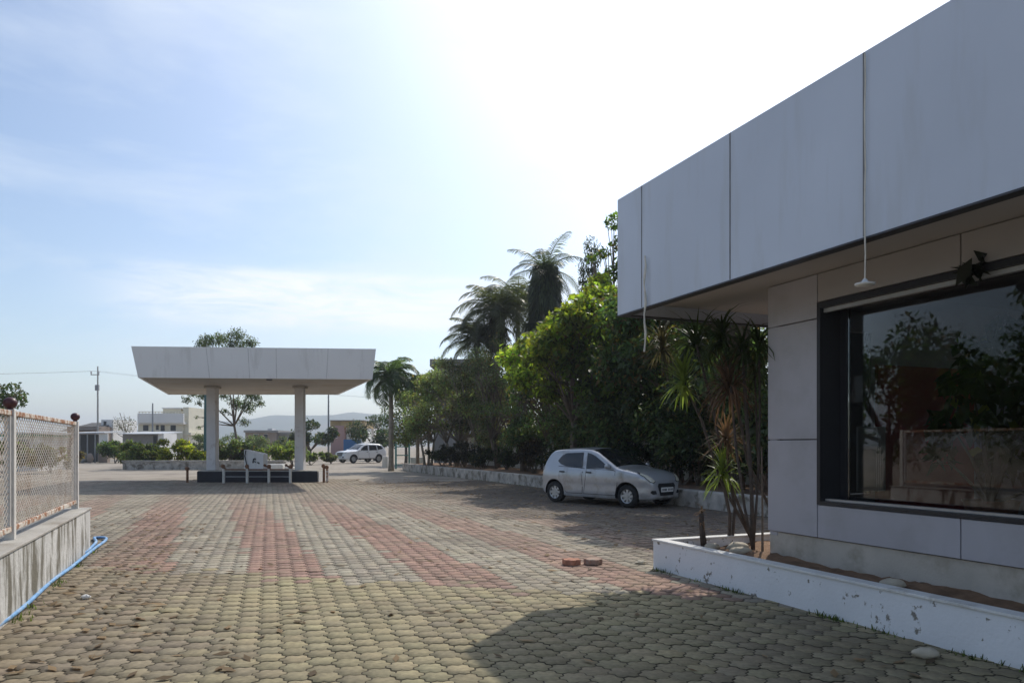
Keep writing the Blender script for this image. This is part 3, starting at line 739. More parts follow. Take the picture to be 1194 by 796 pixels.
tag(b.build('loose_rope', M['cable']), 'frayed white rope hanging down the far corner of the office fascia', 'rope')
exec_marker = 0

# ------------------------------------------------------------------ vegetation
def leaf_cloud(clumps, n, L, W=0.45, col=(0.06, 0.10, 0.03), var=0.28, droop=0.25, shell=0.55, dry=0.05, drycol=(0.16, 0.11, 0.05), nv=True):
    """many single leaves spread through clumps (x,y,z,rx,rz); returns verts, quads, tint"""
    cl = np.array([(c[0], c[1], c[2], c[3], c[3], c[4]) for c in clumps])
    gain = np.array([[c[5]] if len(c) > 5 else [1.0] for c in clumps]); wgt = (cl[:, 3] ** 2 * cl[:, 5]) ** 0.8; wgt /= wgt.sum()
    k = rng.choice(len(cl), n, p=wgt)
    d = rng.normal(size=(n, 3)); d /= np.linalg.norm(d, axis=1)[:, None]
    r = shell + (1 - shell) * rng.random(n) ** 0.6
    r *= np.where(rng.random(n) < 0.08, 1.18, 1.0) * (rng.random(n) ** 0.22)
    C = cl[k, :3] + d * r[:, None] * cl[k, 3:6]
    a = d * 0.5 + rng.normal(size=(n, 3)) * 0.7; a[:, 2] -= droop
    a /= np.linalg.norm(a, axis=1)[:, None]
    up = rng.normal(size=(n, 3)) * 0.6 + np.array([0, 0, 1.0])
    s = np.cross(a, up); s /= np.linalg.norm(s, axis=1)[:, None] + 1e-9
    nn = np.cross(s, a)
    ln = L * rng.uniform(0.6, 1.25, n)[:, None]; wd = ln * W * 0.5
    v0 = C - a * ln * 0.5; v2 = C + a * ln * 0.5 - nn * ln * 0.10
    v1 = C + s * wd + nn * ln * 0.05; v3 = C - s * wd + nn * ln * 0.05
    Vx = np.stack([v0, v1, v2, v3], 1).reshape(-1, 3)
    Fx = np.arange(4 * n).reshape(n, 4)
    cvar = 1 + rng.normal(0, var * 0.6, len(cl)); tn = np.array(col)[None] * (np.clip(cvar[k], 0.5, 1.7) * np.clip(1 + rng.normal(0, var, n), 0.4, 1.9))[:, None]
    tn[:, 0] *= 1 + rng.normal(0, 0.12, n)
    tn *= gain[k] * np.where(gain[k] > 1.2, np.array([[1.25, 1.05, 0.8]]), 1.0)  # high-gain clumps tinted brighter and yellower, sunlight painted into the leaf colour
    dm = rng.random(n) < dry; tn[dm] = np.array(drycol) * rng.uniform(0.6, 1.3, (dm.sum(), 1))
    return Vx, Fx, np.clip(tn, 0.004, 0.9)
def crown(parent, clumps, n, L, m='leaf', name='crown', **kw):
    v, f, t = leaf_cloud(clumps, n, L, **kw)
    return np_mesh(name, v, f, t, M[m], parent)
def blob(cx, cy, cz, rx, rz, k, cr):
    """k clump centres spread unevenly in an ellipsoid"""
    out = []
    for _ in range(k):
        th = random.uniform(0, 2 * math.pi); ph = math.acos(random.uniform(-0.75, 1)); r = random.uniform(0.45, 1.0)
        q = cr * random.uniform(0.6, 1.3)
        out.append((cx + rx * r * math.sin(ph) * math.cos(th), cy + rx * r * math.sin(ph) * math.sin(th), cz + rz * r * math.cos(ph), q, q * random.uniform(0.6, 0.9)))
    return out
def woody(parent, base, clumps, r0, m='bark', fork=0.45, limbs=9, sub=True, lean=(0, 0), stems=1):
    """tapered trunk(s) with limbs running out to the clumps"""
    b = MB(); bx, by, bz = base
    tops = np.array([c[:3] for c in clumps]); cen = tops.mean(0)
    for s_ in range(stems):
        ox, oy = ((random.uniform(-.25, .25), random.uniform(-.25, .25)) if stems > 1 else (0, 0))
        fx = bx + ox * 2.2 + (cen[0] - bx) * 0.35 + lean[0]; fy = by + oy * 2.2 + (cen[1] - by) * 0.35 + lean[1]; fz = bz + (cen[2] - bz) * fork
        path = [(bx + ox, by + oy, bz - 0.1), (bx + ox + (fx - bx - ox) * .3 + random.uniform(-.06, .06), by + oy + (fy - by - oy) * .3, bz + (fz - bz) * .4), (fx, fy, fz)]
        b.tube(path, [r0 * 1.25, r0, r0 * 0.8], 8)
        for c in random.sample(list(clumps), min(limbs, len(clumps))):
            mid = ((fx + c[0]) / 2 + random.uniform(-.2, .2), (fy + c[1]) / 2 + random.uniform(-.2, .2), fz + (c[2] - fz) * 0.55 + random.uniform(0, .3))
            b.tube([(fx, fy, fz - 0.1), mid, c[:3]], [r0 * 0.55, r0 * 0.32, r0 * 0.10], 6)
            for _ in range(3):
                e = (c[0] + random.uniform(-1, 1) * c[3], c[1] + random.uniform(-1, 1) * c[3], c[2] + random.uniform(-.5, 1) * c[4])
                b.tube([mid, ((mid[0] + e[0]) / 2, (mid[1] + e[1]) / 2, (mid[2] + e[2]) / 2 + .1), e], [r0 * .22, r0 * .13, r0 * .05], 5)
    return b.build('trunk', M[m], parent, smooth=True)
def tree(label, x, y, zc, rx, rz, k, cr, n, L, r0=0.12, m='leaf', bark='bark', name='leafy_tree', cat='tree', group=None, stems=1, fork=0.45, extra=(), z0=0.0, **kw):
    root = thing(name, label, cat, (x, y, z0), 0, group)
    cl = blob(x, y, zc, rx, rz, k, cr) + list(extra)
    cl = [c for c in cl if c[2] > z0 + .3]
    woody(root, (x, y, z0), cl, r0, bark, fork=fork, stems=stems)
    crown(root, cl, n, L, m, **kw)
    return root
def shrub(label, x, y, h, w, n, L, col, k=7, name='shrub', group=None, m='leaf', stems=5, z0=0.0, **kw):
    root = thing(name, label, 'shrub', (x, y, z0), 0, group)
    cl = blob(x, y, z0 + h * 0.5, w * 0.40, h * 0.34, k + 5, min(h, w) * 0.26)
    b = MB()
    for c in cl[:stems]:
        b.tube([(x + random.uniform(-.08, .08), y + random.uniform(-.08, .08), z0 - .05), ((x + c[0]) / 2, (y + c[1]) / 2, z0 + (c[2] - z0) * .6), c[:3]], [.03, .02, .008], 5)
    b.build('stem', M['bark'], root)
    crown(root, cl, int(n * 1.5), L, m, name='foliage', col=col, shell=.2, var=.36, **kw)
    return root
def fronds(specs, col, dcol=None, seg=16, leaflets=30, lw=0.035, hang=0.45):
    """feather palm fronds: specs = (origin, azimuth, start elevation, length, droop, leaflet length)"""
    VV, FF, TT = [], [], []; nv = 0
    def quad(a, b_, c, d, t):
        nonlocal nv
        VV.extend([a, b_, c, d]); FF.append((nv, nv + 1, nv + 2, nv + 3)); TT.append(t); nv += 4
    for (o, az, el, ln, dr, ll) in specs:
        o = np.array(o, float); h = np.array([math.sin(az), math.cos(az), 0.0]); side = np.array([math.cos(az), -math.sin(az), 0.0]); up = np.array([0, 0, 1.0])
        p = o.copy(); e = el; pts = [p.copy()]; dirs = []
        for i in range(seg):
            d = h * math.cos(e) + up * math.sin(e); dirs.append(d); p = p + d * ln / seg; pts.append(p.copy()); e -= dr / seg * (0.5 + 1.1 * i / seg)
        sh = random.uniform(0.7, 1.25); c0 = np.array(col) * sh
        for i in range(seg):
            w = 0.035 * (1 - i / seg) + 0.008
            n_ = np.cross(dirs[i], side)
            quad(pts[i] - side * w, pts[i] + side * w, pts[i + 1] + side * w, pts[i + 1] - side * w, c0 * 1.3)
            quad(pts[i] - n_ * w, pts[i] + n_ * w, pts[i + 1] + n_ * w, pts[i + 1] - n_ * w, c0 * 1.3)
        for i in range(leaflets):
            f = 0.12 + 0.88 * i / leaflets; j = min(int(f * seg), seg - 1); q = pts[j] + (pts[j + 1] - pts[j]) * (f * seg - j)
            l_ = ll * math.sin(math.pi * (0.18 + 0.78 * f)) ** 0.7 * random.uniform(0.85, 1.1)
            for sg in (1, -1):
                d1 = side * sg * 0.8 + dirs[j] * 0.55 - up * random.uniform(0.05, 0.3); d1 /= np.linalg.norm(d1)
                d2 = d1 - up * hang; d2 /= np.linalg.norm(d2)
                m1 = q + d1 * l_ * 0.5; m2 = m1 + d2 * l_ * 0.5; wv = dirs[j] * lw
                tt = c0 * random.uniform(0.75, 1.25)
                quad(q - wv * .5, q + wv * .5, m1 + wv * .6, m1 - wv * .6, tt); quad(m1 - wv * .6, m1 + wv * .6, m2 + wv * .1, m2 - wv * .1, tt)
    return np.array(VV), np.array(FF), np.clip(np.array(TT), 0.004, 0.9)
def palm(label, x, y, h, nf, ln, ll, col, r0=0.14, r1=0.10, name='palm_tree', group=None, sky=0.2, skirt=None, lean=(0, 0), bark='bark_pale', lw=0.035, droop=1.7, azs=None, z0=0.0):
    root = thing(name, label, 'palm tree', (x, y, z0), 0, group)
    top = (x + lean[0], y + lean[1], h)
    b = MB(); N = 14
    b.tube([(x + lean[0] * (i / N) ** 1.6, y + lean[1] * (i / N) ** 1.6, z0 - .1 + (h - z0 + .1) * i / N) for i in range(N + 1)],
           [(r0 * (1.25 if i == 0 else 1) + (r1 - r0) * i / N) * (1.05 if i % 2 else 0.97) for i in range(N + 1)], 10)
    b.build('trunk', M[bark], root, smooth=True)
    sp = []
    for i in range(nf):
        az = i * 2.39996 + random.uniform(-.2, .2) if azs is None else azs[i % len(azs)] + random.uniform(-.15, .15)
        f = i / max(nf - 1, 1); el = 1.35 - 1.55 * f + random.uniform(-.12, .12)
        sp.append((top, az, el, ln * random.uniform(.85, 1.1), droop * random.uniform(.75, 1.15), ll))
    v, f, t = fronds(sp, col, lw=lw); np_mesh('crown', v, f, t, M['leaf'], root)
    if skirt:
        z1, rad, n, scol = skirt                   # dead fronds and creeper hanging round the stem
        zz = z1 + (h + 0.45 - z1) * rng.random(n); th = rng.random(n) * 2 * np.pi
        taper = 1 - 0.42 * np.clip((zz - z1) / (h - z1), 0, 1) ** 3
        rr = rad * taper * (0.4 + 0.65 * rng.random(n) ** .7) * (1 + 0.16 * np.sin(zz * 2.6 + th * 2) + 0.14 * np.sin(zz * 6.1 + th * 3 + 1))
        fx = (zz - z0) / (h - z0)
        C = np.stack([x + lean[0] * fx + rr * np.cos(th), y + lean[1] * fx + rr * np.sin(th), zz], 1)
        out = np.stack([np.cos(th), np.sin(th), np.zeros(n)], 1)
        a = out * rng.uniform(0.1, 0.55, (n, 1)) + np.array([0, 0, -1.0]) + rng.normal(0, .18, (n, 3)); a /= np.linalg.norm(a, axis=1)[:, None]
        s = np.cross(a, out); s /= np.linalg.norm(s, axis=1)[:, None] + 1e-9
        l_ = rng.uniform(.3, .8, (n, 1)); w_ = l_ * 0.12
        Vx = np.stack([C - s * w_ * .5, C + s * w_ * .5, C + a * l_ + s * w_ * .2, C + a * l_ - s * w_ * .2], 1).reshape(-1, 3)
        tn = np.array(scol) * np.clip(1 + rng.normal(0, .35, (n, 1)), .3, 2)
        np_mesh('leaf_skirt', Vx, np.arange(4 * n).reshape(n, 4), tn, M['leaf'], root)
    return root

# raised bed wall with trees behind it on the right, running back beside the drive
KS = 11.25
kb = MB(); kb.tsbox(10.0, 46.0, KS, KS + 0.34, -0.05, 0.42)
kw_ = tag(kb.build('bed_wall', M['stonewall'], bevel=0.03), 'low rough whitewashed stone wall edging the tree bed behind the silver car', 'wall')
bed = MB(); vs = []
for i in range(60):
    for j in range(14):
        vs.append(B(9.9 + 38 * i / 59, KS + 0.3 + 14 * j / 13, 0.36 + random.uniform(-.03, .05)))
bed.add(vs, [(i * 14 + j, i * 14 + j + 1, (i + 1) * 14 + j + 1, (i + 1) * 14 + j) for i in range(59) for j in range(13)])
tag(bed.build('bed_soil', M['soil'], smooth=True), kind='structure')
bw = MB(); bw.tsbox(8, 45, 15.2, 15.42, -0.05, 2.05)
tag(bw.build('boundary_wall', M['wall_old_white']), 'weathered white boundary wall standing behind the row of trees', 'wall')
# grey concrete building behind the trees
gb = thing('concrete_building', 'grey flat roofed concrete building showing above the trees', 'building', at(545, 530, 60))
X0, X1 = at(506, 519, 60)[0], at(572, 519, 60)[0]
b = MB(); b.hexa([(X0, 60, -.04), (X1, 60, -.04), (X1, 70, -.04), (X0, 70, -.04), (X0, 60, 7.9), (X1, 60, 7.9), (X1, 70, 7.9), (X0, 70, 7.9)]); b.build('wall', M['house_grey'], gb)
b = MB(); b.hexa([(X0 - .3, 59.7, 7.902), (X1 + .3, 59.7, 7.902), (X1 + .3, 70.3, 7.902), (X0 - .3, 70.3, 7.902), (X0 - .3, 59.7, 8.45), (X1 + .3, 59.7, 8.45), (X1 + .3, 70.3, 8.45), (X0 - .3, 70.3, 8.45)]); b.build('roof', M['house_grey'], gb)
for k in range(2):
    b = MB(); b.box((X0 + 1.3 + 1.9 * k, 59.985, 5.6), (0.9, 0.06, 1.2)); b.build('window', M['opening'], gb)

TG = 'trees in the bed along the drive'
def gain_(c, k=2.3): return tuple(v * k for v in c)
# royal palm at the near end of the canopy and a paler one beside it
x, y, z = at(456, 545, 46); palm('slender palm with ringed grey trunk standing just right of the canopy', x, y, 5.7, 26, 2.5, 0.75, (0.055, 0.085, 0.036), 0.17, 0.12, name='royal_palm', lw=0.06, droop=2.5)
x, y, z = at(487, 545, 47); palm('smaller pale green palm half hidden beside the ringed palm', x, y, 5.0, 20, 2.2, 0.65, (0.085, 0.120, 0.050), 0.12, 0.09, name='royal_palm', lw=0.06, droop=2.2)
# tall palms behind
x, y, z = at(636, 545, 39); palm('tallest palm, its stem wrapped in a thick dark shaggy column of creeper', x, y, 10.6, 15, 2.5, 0.65, (0.055, 0.068, 0.040), 0.22, 0.16, name='creeper_palm', skirt=(5.2, .98, 9000, (0.050, 0.064, 0.030)), lw=0.035, droop=1.6)
x, y, z = at(580, 545, 41); palm('dry grey green palm with drooping fronds left of the shaggy tallest palm', x, y, 8.9, 36, 2.9, 0.8, (0.070, 0.078, 0.048), 0.17, 0.13, name='coconut_palm', skirt=(7.0, .5, 900, (0.055, 0.055, 0.032)), lw=0.045, droop=2.1)
x, y, z = at(604, 545, 43); palm('palm with one high arching frond between dry palm and shaggy palm', x, y, 9.6, 24, 2.9, 0.75, (0.066, 0.075, 0.046), 0.15, 0.12, name='coconut_palm', lw=0.045, droop=2.2)
x, y, z = at(556, 545, 42); palm('lowest dark palm with fanned fronds above the grey building', x, y, 7.4, 30, 2.6, 0.75, (0.056, 0.064, 0.038), 0.15, 0.12, name='coconut_palm', lw=0.045, droop=2.0)
# dark spire tree
x, y, z = at(690, 545, 35); root = thing('spire_tree', 'narrow dark spire shaped tree right of the shaggy palm', 'tree', (x, y, .3))
cl = [(x + random.uniform(-.2, .2), y + random.uniform(-.2, .2), zz, 0.35 + 0.62 * min(1, (11.2 - zz) / 4.5), 0.6) for zz in np.linspace(5.2, 10.9, 13)]
woody(root, (x, y, .3), cl, .12, 'bark', fork=.6); crown(root, cl, 5200, .22, W=.22, col=(0.032, 0.046, 0.022), droop=1.2)

# big broad leaved tree whose lit leaves hang in front of the fascia corner
x, y, z = at(672, 552, 27)
ex = []
for (px, py, Y, r) in ((600, 418, 29, .85), (622, 402, 29, .8), (610, 440, 28, .8), (640, 425, 27, .8), (655, 385, 28, .9), (680, 370, 27, 1.), (700, 350, 27, .9), (712, 385, 26, 1.), (640, 455, 27, .8), (675, 420, 26, 1.1), (705, 420, 25, 1.), (735, 400, 25, 1.), (745, 430, 25, .9), (690, 455, 26, .8), (722, 452, 25, .7), (665, 400, 30, 1.1), (640, 400, 31, 1.0), (700, 330, 29, .6), (722, 365, 27, .8), (760, 415, 26, .9), (775, 440, 26, .8)):
    q = at(px, py, Y); ex.append((*q, r, r * .7, 2.1 if (px < 645 and py > 395) or (px, py) in ((745, 430), (700, 350), (680, 370), (665, 400), (712, 385), (640, 400), (722, 365)) else (0.9 if py > 415 else 1.25)))  # chosen clumps get a brighter leaf colour, painted as backlit leaves
for (X_, Y_, Z_, r_) in ((1.2, 24.6, 4.9, .8), (1.9, 24.0, 5.6, .8), (2.4, 24.8, 6.1, .8), (1.7, 25.4, 5.5, .9), (.9, 25.6, 4.6, .7)): ex.append((X_, Y_, Z_, r_, r_ * .7, 1.5))
root = thing('broadleaf_tree', 'big bright green broad leaved tree leaning over behind the silver car', 'tree', (x, y, .3), 0)
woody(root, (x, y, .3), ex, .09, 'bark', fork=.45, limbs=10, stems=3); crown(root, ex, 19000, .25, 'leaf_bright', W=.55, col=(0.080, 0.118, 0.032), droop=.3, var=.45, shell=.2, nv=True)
x, y, z = at(715, 548, 31)
ex = [(*at(px, py, 31), r, r * .8) for (px, py, r) in ((716, 258, .45), (722, 285, .5), (705, 295, .35), (738, 270, .6), (700, 330, .55), (715, 318, .5), (735, 310, .8), (690, 300, .25), (755, 330, .9), (720, 345, .6), (745, 360, .9), (770, 350, 1.0), (780, 300, .8))]
root = thing('broadleaf_tree', 'tall thin limbed tree with pale leaves against the sky beside the fascia corner', 'tree', (x, y, .3))
woody(root, (x, y, .3), ex, .13, 'bark', fork=.6, limbs=12); crown(root, ex, 3600, .25, 'leaf_bright', W=.5, col=(0.075, 0.12, 0.035), droop=.3)

ex = [(X_, Y_, Z_, r_, r_ * .7) for (X_, Y_, Z_, r_) in ((3.9, 18.4, 5.9, .8), (4.3, 19.2, 5.7, .9), (3.9, 19.6, 6.6, .8), (4.8, 18.2, 6.4, .9), (4.1, 20.6, 5.9, .9), (5.0, 20.2, 6.0, 1.0), (5.6, 19.0, 6.2, 1.0), (4.4, 21.6, 6.2, 1.0), (5.6, 21.3, 6.6, 1.1), (6.4, 20.0, 6.6, 1.1), (3.9, 17.3, 6.0, .7), (4.7, 17.0, 5.8, .8), (5.5, 17.6, 6.3, .9), (4.2, 22.4, 7.0, .9))]
root = thing('spreading_tree', 'wide spreading tree above the silver car, mostly hidden behind the office fascia', 'tree', (6.9, 19.6, .3))
woody(root, (6.9, 19.6, .3), ex, .12, 'bark', fork=.6, limbs=12); crown(root, ex, 9000, .27, W=.5, col=(0.055, 0.085, 0.034), shell=.2)

# dusty olive small leaved trees between the palms and the big tree
def mid(label, px, Y, ztop, rx, n, col, L=.13, k=20, stems=3, bark='bark_pale', m='leaf', cr=None, bot=0.5):
    x, y, _ = at(px, 540, Y); zc = (ztop + bot) / 2 + .3; rz = (ztop - bot) / 2
    col = gain_(col)
    return tree(label, x, y, zc, rx, rz, k, cr or rx * .38, n, L, r0=.075, m=m, bark=bark, stems=stems, group=TG, fork=.40, z0=.3, col=col, dry=.12, shell=.15, var=.36)
mid('dusty olive tree with forked pale trunk, leftmost behind the stone wall', 500, 44, 6.0, 2.1, 9000, (0.072, 0.090, 0.042), L=.16)
mid('feathery olive tree with thin crooked trunks below the grey building', 528, 42, 6.3, 2.4, 11000, (0.078, 0.092, 0.044), stems=3, L=.17)
mid('brownish dry tree with sparse twigs under the lowest palm', 556, 40, 6.5, 2.3, 10500, (0.066, 0.068, 0.042), stems=3, L=.17)
mid('grey green bushy tree between the olive trees and the grey building', 542, 47, 6.2, 2.6, 9000, (0.060, 0.076, 0.040), L=.2)
mid('dark leafy tree standing below the tall palms', 588, 44, 8.2, 2.4, 9000, (0.040, 0.052, 0.028), L=.2, bark='bark')
mid('dark tangled tree with gaps of sky below the dry palm', 585, 38, 7.0, 2.1, 5200, (0.044, 0.056, 0.028), stems=3, bark='bark')
mid('dark green tree crowded under the left edge of the bright tree', 612, 34, 6.0, 2.0, 5200, (0.038, 0.056, 0.026), stems=3, bark='bark')
mid('very dark bushy tree directly behind the silver car roof', 655, 30, 5.6, 2.1, 5200, (0.032, 0.048, 0.022), L=.16, bark='bark', stems=3)
mid('dark shade tree behind the bonnet of the silver car', 728, 27, 8.2, 2.6, 14000, (0.032, 0.048, 0.022), L=.2, bark='bark')
mid('dark tree behind the spiky plants near the office pillar', 800, 23.5, 8.2, 2.7, 17000, (0.030, 0.046, 0.021), L=.25, bark='bark')
mid('dark tree close against the far end of the office', 880, 20.5, 7.6, 2.4, 14000, (0.030, 0.044, 0.020), L=.24, bark='bark')
mid('tall dark crown rising behind the office roof end', 850, 28, 9.4, 3.0, 14000, (0.032, 0.050, 0.022), L=.22, bark='bark', bot=2.2)
mid('wide dark crown behind the bright tree, above the boundary wall', 775, 31, 9.2, 3.0, 14000, (0.034, 0.052, 0.022), L=.22, bark='bark', bot=2)
mid('tall dark tree behind the boundary wall right of the spire tree', 745, 38, 9.2, 2.8, 8000, (0.034, 0.052, 0.022), L=.22, bark='bark')
mid('thin dark tree against the boundary wall left of the car', 632, 37, 6.6, 1.9, 7000, (0.036, 0.050, 0.024), L=.16, bark='bark', stems=3)
mid('dark leafy tree between the bright tree and the boundary wall', 690, 33, 6.8, 2.3, 5200, (0.032, 0.050, 0.022), L=.18, bark='bark', stems=3)
# dark shrubs and stems standing in the bed
SG = 'dark shrubs in the bed behind the stone wall'
for lab, px, Y, h, w, n_ in (('tall dark bush behind the silver car bonnet', 715, 25.5, 3.6, 2.8, 3600), ('tall dark bush just right of the silver car', 770, 23.5, 3.9, 3.0, 4200), ('tall dark bush behind the leaning spiky plant', 815, 22, 4.0, 2.8, 4200),
      ('tall dark bush behind the brown headed spiky plant', 855, 20.5, 4.0, 2.6, 4200), ('tall dark bush touching the office pillar edge', 890, 19, 3.8, 2.4, 4000), ('tall dark bush over the silver car roof', 672, 28, 3.2, 2.6, 3400), ('tall brownish bush left of the silver car', 618, 33, 2.9, 2.4, 2800)):
    x, y, _ = at(px, 540, Y); shrub(lab, x, y, h, w, n_, .2, (0.080, 0.108, 0.050), k=14, group='tall bushes in the tree bed', z0=.3)
for lab, px, Y, h, w, col in (
    ('dark shrub at the left end of the tree bed below the forked tree', 515, 43, 1.5, 2.2, (0.030, 0.040, 0.020)),
    ('round dark purple tinged shrub before the white boundary wall', 540, 41, 1.7, 2.4, (0.032, 0.034, 0.022)),
    ('dark shrub under the brownish dry tree', 566, 38, 1.5, 2.0, (0.034, 0.044, 0.022)),
    ('thin dark shrub beside paired bare stems', 590, 36, 1.3, 1.3, (0.034, 0.046, 0.022)),
    ('reddish dark shrub just left of the silver car rear', 622, 32, 1.7, 1.9, (0.044, 0.034, 0.024)),
    ('low dark shrub behind the silver car tail', 648, 29, 1.6, 1.8, (0.026, 0.038, 0.018)),
    ('low dark shrub seen over the silver car bonnet', 745, 25, 1.7, 2.2, (0.034, 0.050, 0.024)),
    ('dark shrub filling the gap right of the silver car', 795, 22.5, 1.9, 2.4, (0.034, 0.048, 0.024)),
    ('dark shrub between the spiky plant stems and office end', 850, 20.5, 2.0, 2.4, (0.034, 0.048, 0.024)),
    ('dark shrub low against the office pillar', 885, 18.5, 1.6, 1.6, (0.034, 0.048, 0.024))):
    x, y, _ = at(px, 540, Y); shrub(lab, x, y, h, w, 1900, .14, col, group=SG, z0=.3 if ts((x, y))[1] > KS else 0.0)

# trees beyond the fence, left of the view; the office window mirrors them
for lab, t, s, zc, rx, rz, n in (('leafy tree beyond the mesh fence, mirrored in the office window', 12, -8.2, 3.4, 3.0, 2.7, 9000), ('second leafy tree farther left beyond the mesh fence', 9, -11, 3.6, 3.4, 3.0, 8000), ('third leafy tree farthest along beyond the mesh fence', 20, -10, 3.6, 3.4, 3.0, 8000)):
    x, y, _ = B(t, s); tree(lab, x, y, zc, rx, rz, 24, rx * .36, n, .28, r0=.14, group='trees left of the fence', col=(0.05, 0.085, 0.028))

rt, hp = plant_later
hc_ = [(*B(t_, s_)[:2], z_, r_, r_ * .8) for t_, s_, z_, r_ in ((5.5, 7.2, 1.75, .30), (5.2, 7.1, 2.1, .36), (4.9, 7.2, 1.7, .36), (5.35, 7.4, 2.45, .34), (4.9, 7.3, 2.55, .40), (4.6, 7.2, 2.1, .40), (5.1, 7.5, 1.4, .36), (5.7, 7.3, 1.45, .22), (4.5, 7.4, 1.3, .4))]
b = MB()
for c_ in hc_: b.tube([(hp[0], hp[1], .95), ((hp[0] + c_[0]) / 2, (hp[1] + c_[1]) / 2, c_[2] * .7 + .2), c_[:3]], [.022, .015, .006], 6)
b.build('stem', M['bark'], rt); crown(rt, hc_, 620, .24, W=.55, col=(0.040, 0.055, 0.026), shell=.2, droop=.6, name='foliage', dry=.04, drycol=(.30, .30, .06))

# spiky planter plants
def spiky(heads, stems_, root, col_list, m_='bark_grey'):
    b = MB()
    for path, r_ in stems_: b.tube(path, [r_ * 1.15] + [r_] * (len(path) - 2) + [r_ * .85], 8)
    b.build('stem', M[m_], root, smooth=True)
    for (o, n, ln, w, droop, col, m, up) in heads:
        VV, FF, TT = [], [], []; nv = 0
        for i in range(int(n * 1.5)):
            az = random.uniform(0, 2 * math.pi); el = random.uniform(-.7, 1.45) if up else random.uniform(-1.1, .7)
            l_ = ln * random.uniform(.7, 1.1); h = np.array([math.sin(az), math.cos(az), 0.]); sd = np.array([math.cos(az), -math.sin(az), 0.]); p = np.array(o) + np.array([0, 0, random.uniform(-.14, .06)]); e = el
            pts = [p]
            for s_ in range(4):
                pts.append(pts[-1] + (h * math.cos(e) + np.array([0, 0, math.sin(e)])) * l_ / 4); e -= droop / 4 * random.uniform(.6, 1.3)
            c = np.array(col) * random.uniform(.65, 1.3)
            for s_ in range(4):
                w0 = w * (0.75, 1, .85, .5, .04)[s_]; w1 = w * (0.75, 1, .85, .5, .04)[s_ + 1]
                VV += [pts[s_] - sd * w0, pts[s_] + sd * w0, pts[s_ + 1] + sd * w1, pts[s_ + 1] - sd * w1]; FF.append((nv, nv + 1, nv + 2, nv + 3)); TT.append(c); nv += 4
        np_mesh('leaf_head', np.array(VV), np.array(FF), np.array(TT), M[m], root)
GRN, YG, DRY, DK = (0.085, 0.13, 0.040), (0.14, 0.18, 0.055), (0.17, 0.115, 0.070), (0.040, 0.060, 0.028)
def soilp(x, y): return gp(x, y, 0.27)
a = soilp(850, 633); Y = a[1]
r1 = thing('spiky_plant', 'two stemmed spiky plant with green head below a brown dry head in the planter', 'plant', a)
spiky([(at(843, 546, Y), 60, .46, .015, .7, YG, 'leaf', True), (at(847, 512, Y), 64, .44, .012, .8, DRY, 'leaf_dry', True)],
      [([a, at(851, 600, Y), at(845, 572, Y), at(843, 546, Y)], .022), ([(a[0] + .05, a[1] + .03, a[2]), at(857, 590, Y), at(851, 560, Y), at(848, 513, Y)], .019)], r1, None)
a = soilp(878, 641); Y = a[1]
r2 = thing('spiky_plant', 'tall spiky plant beside the office pillar, carrying a big brown drooping head', 'plant', a)
spiky([(at(850, 448, Y + .1), 120, .60, .013, 1.2, (0.13, 0.085, 0.055), 'leaf_dry', True), (at(866, 405, Y), 50, .52, .017, 1.3, DK, 'leaf', True), (at(885, 398, Y - .1), 40, .50, .017, 1.4, DK, 'leaf', True)],
      [([a, at(876, 560, Y), at(870, 480, Y), at(866, 408, Y)], .024), ([a, at(868, 590, Y), at(858, 520, Y), at(852, 450, Y)], .017), ([a, at(884, 560, Y), at(886, 480, Y), at(885, 400, Y)], .015)], r2, None)
a = soilp(838, 632); a = (*B(7.85, 6.6)[:2], .27); Y = a[1]
r3 = thing('spiky_plant', 'leaning spiky plant with bright green starry head below the fascia corner', 'plant', a)
spiky([(at(797, 444, Y), 64, .50, .017, .7, YG, 'leaf', True), (at(812, 400, Y + .3), 80, .65, .016, 1.2, DK, 'leaf', True), (at(772, 402, Y + .4), 60, .50, .014, 1.1, (0.09, 0.09, 0.05), 'leaf_dry', True)],
      [([a, at(840, 560, Y), at(818, 490, Y), at(798, 446, Y)], .017), ([a, at(846, 550, Y), at(830, 470, Y), at(812, 402, Y)], .018), ([at(818, 490, Y), at(790, 430, Y + .2), at(772, 404, Y + .4)], .012)], r3, None)
a = (*B(7.55, 6.9)[:2], .27); Y = a[1]
r4 = thing('spiky_plant', 'high dark spiky plant under the soffit behind the brown headed one', 'plant', a)
spiky([(at(842, 392, Y), 60, .55, .018, 1.4, DK, 'leaf', True), (at(880, 430, Y), 48, .46, .016, 1.5, DK, 'leaf', True)],
      [([a, at(872, 540, Y), at(856, 450, Y), at(842, 394, Y)], .018), ([a, at(884, 540, Y), at(880, 432, Y)], .014)], r4, None)
a = (*B(7.72, 5.72)[:2], .27); Y = a[1]
st = thing('plant_stump', 'short cut plant stump with a few pale dry leaves in the planter', 'stump', a)
spiky([(at(818, 597, Y), 12, .16, .012, 1.4, DRY, 'leaf_dry', True)], [([a, at(818, 612, Y), at(818, 598, Y)], .035)], st, None)
a = soilp(889, 643); b = MB(); b.tube([a, at(889, 600, a[1]), at(888, 520, a[1])], [.016, .013, .008], 7)
tag(b.build('bare_stick', M['bark']), 'thin bare stick upright in the planter nearest the office pillar', 'stick')
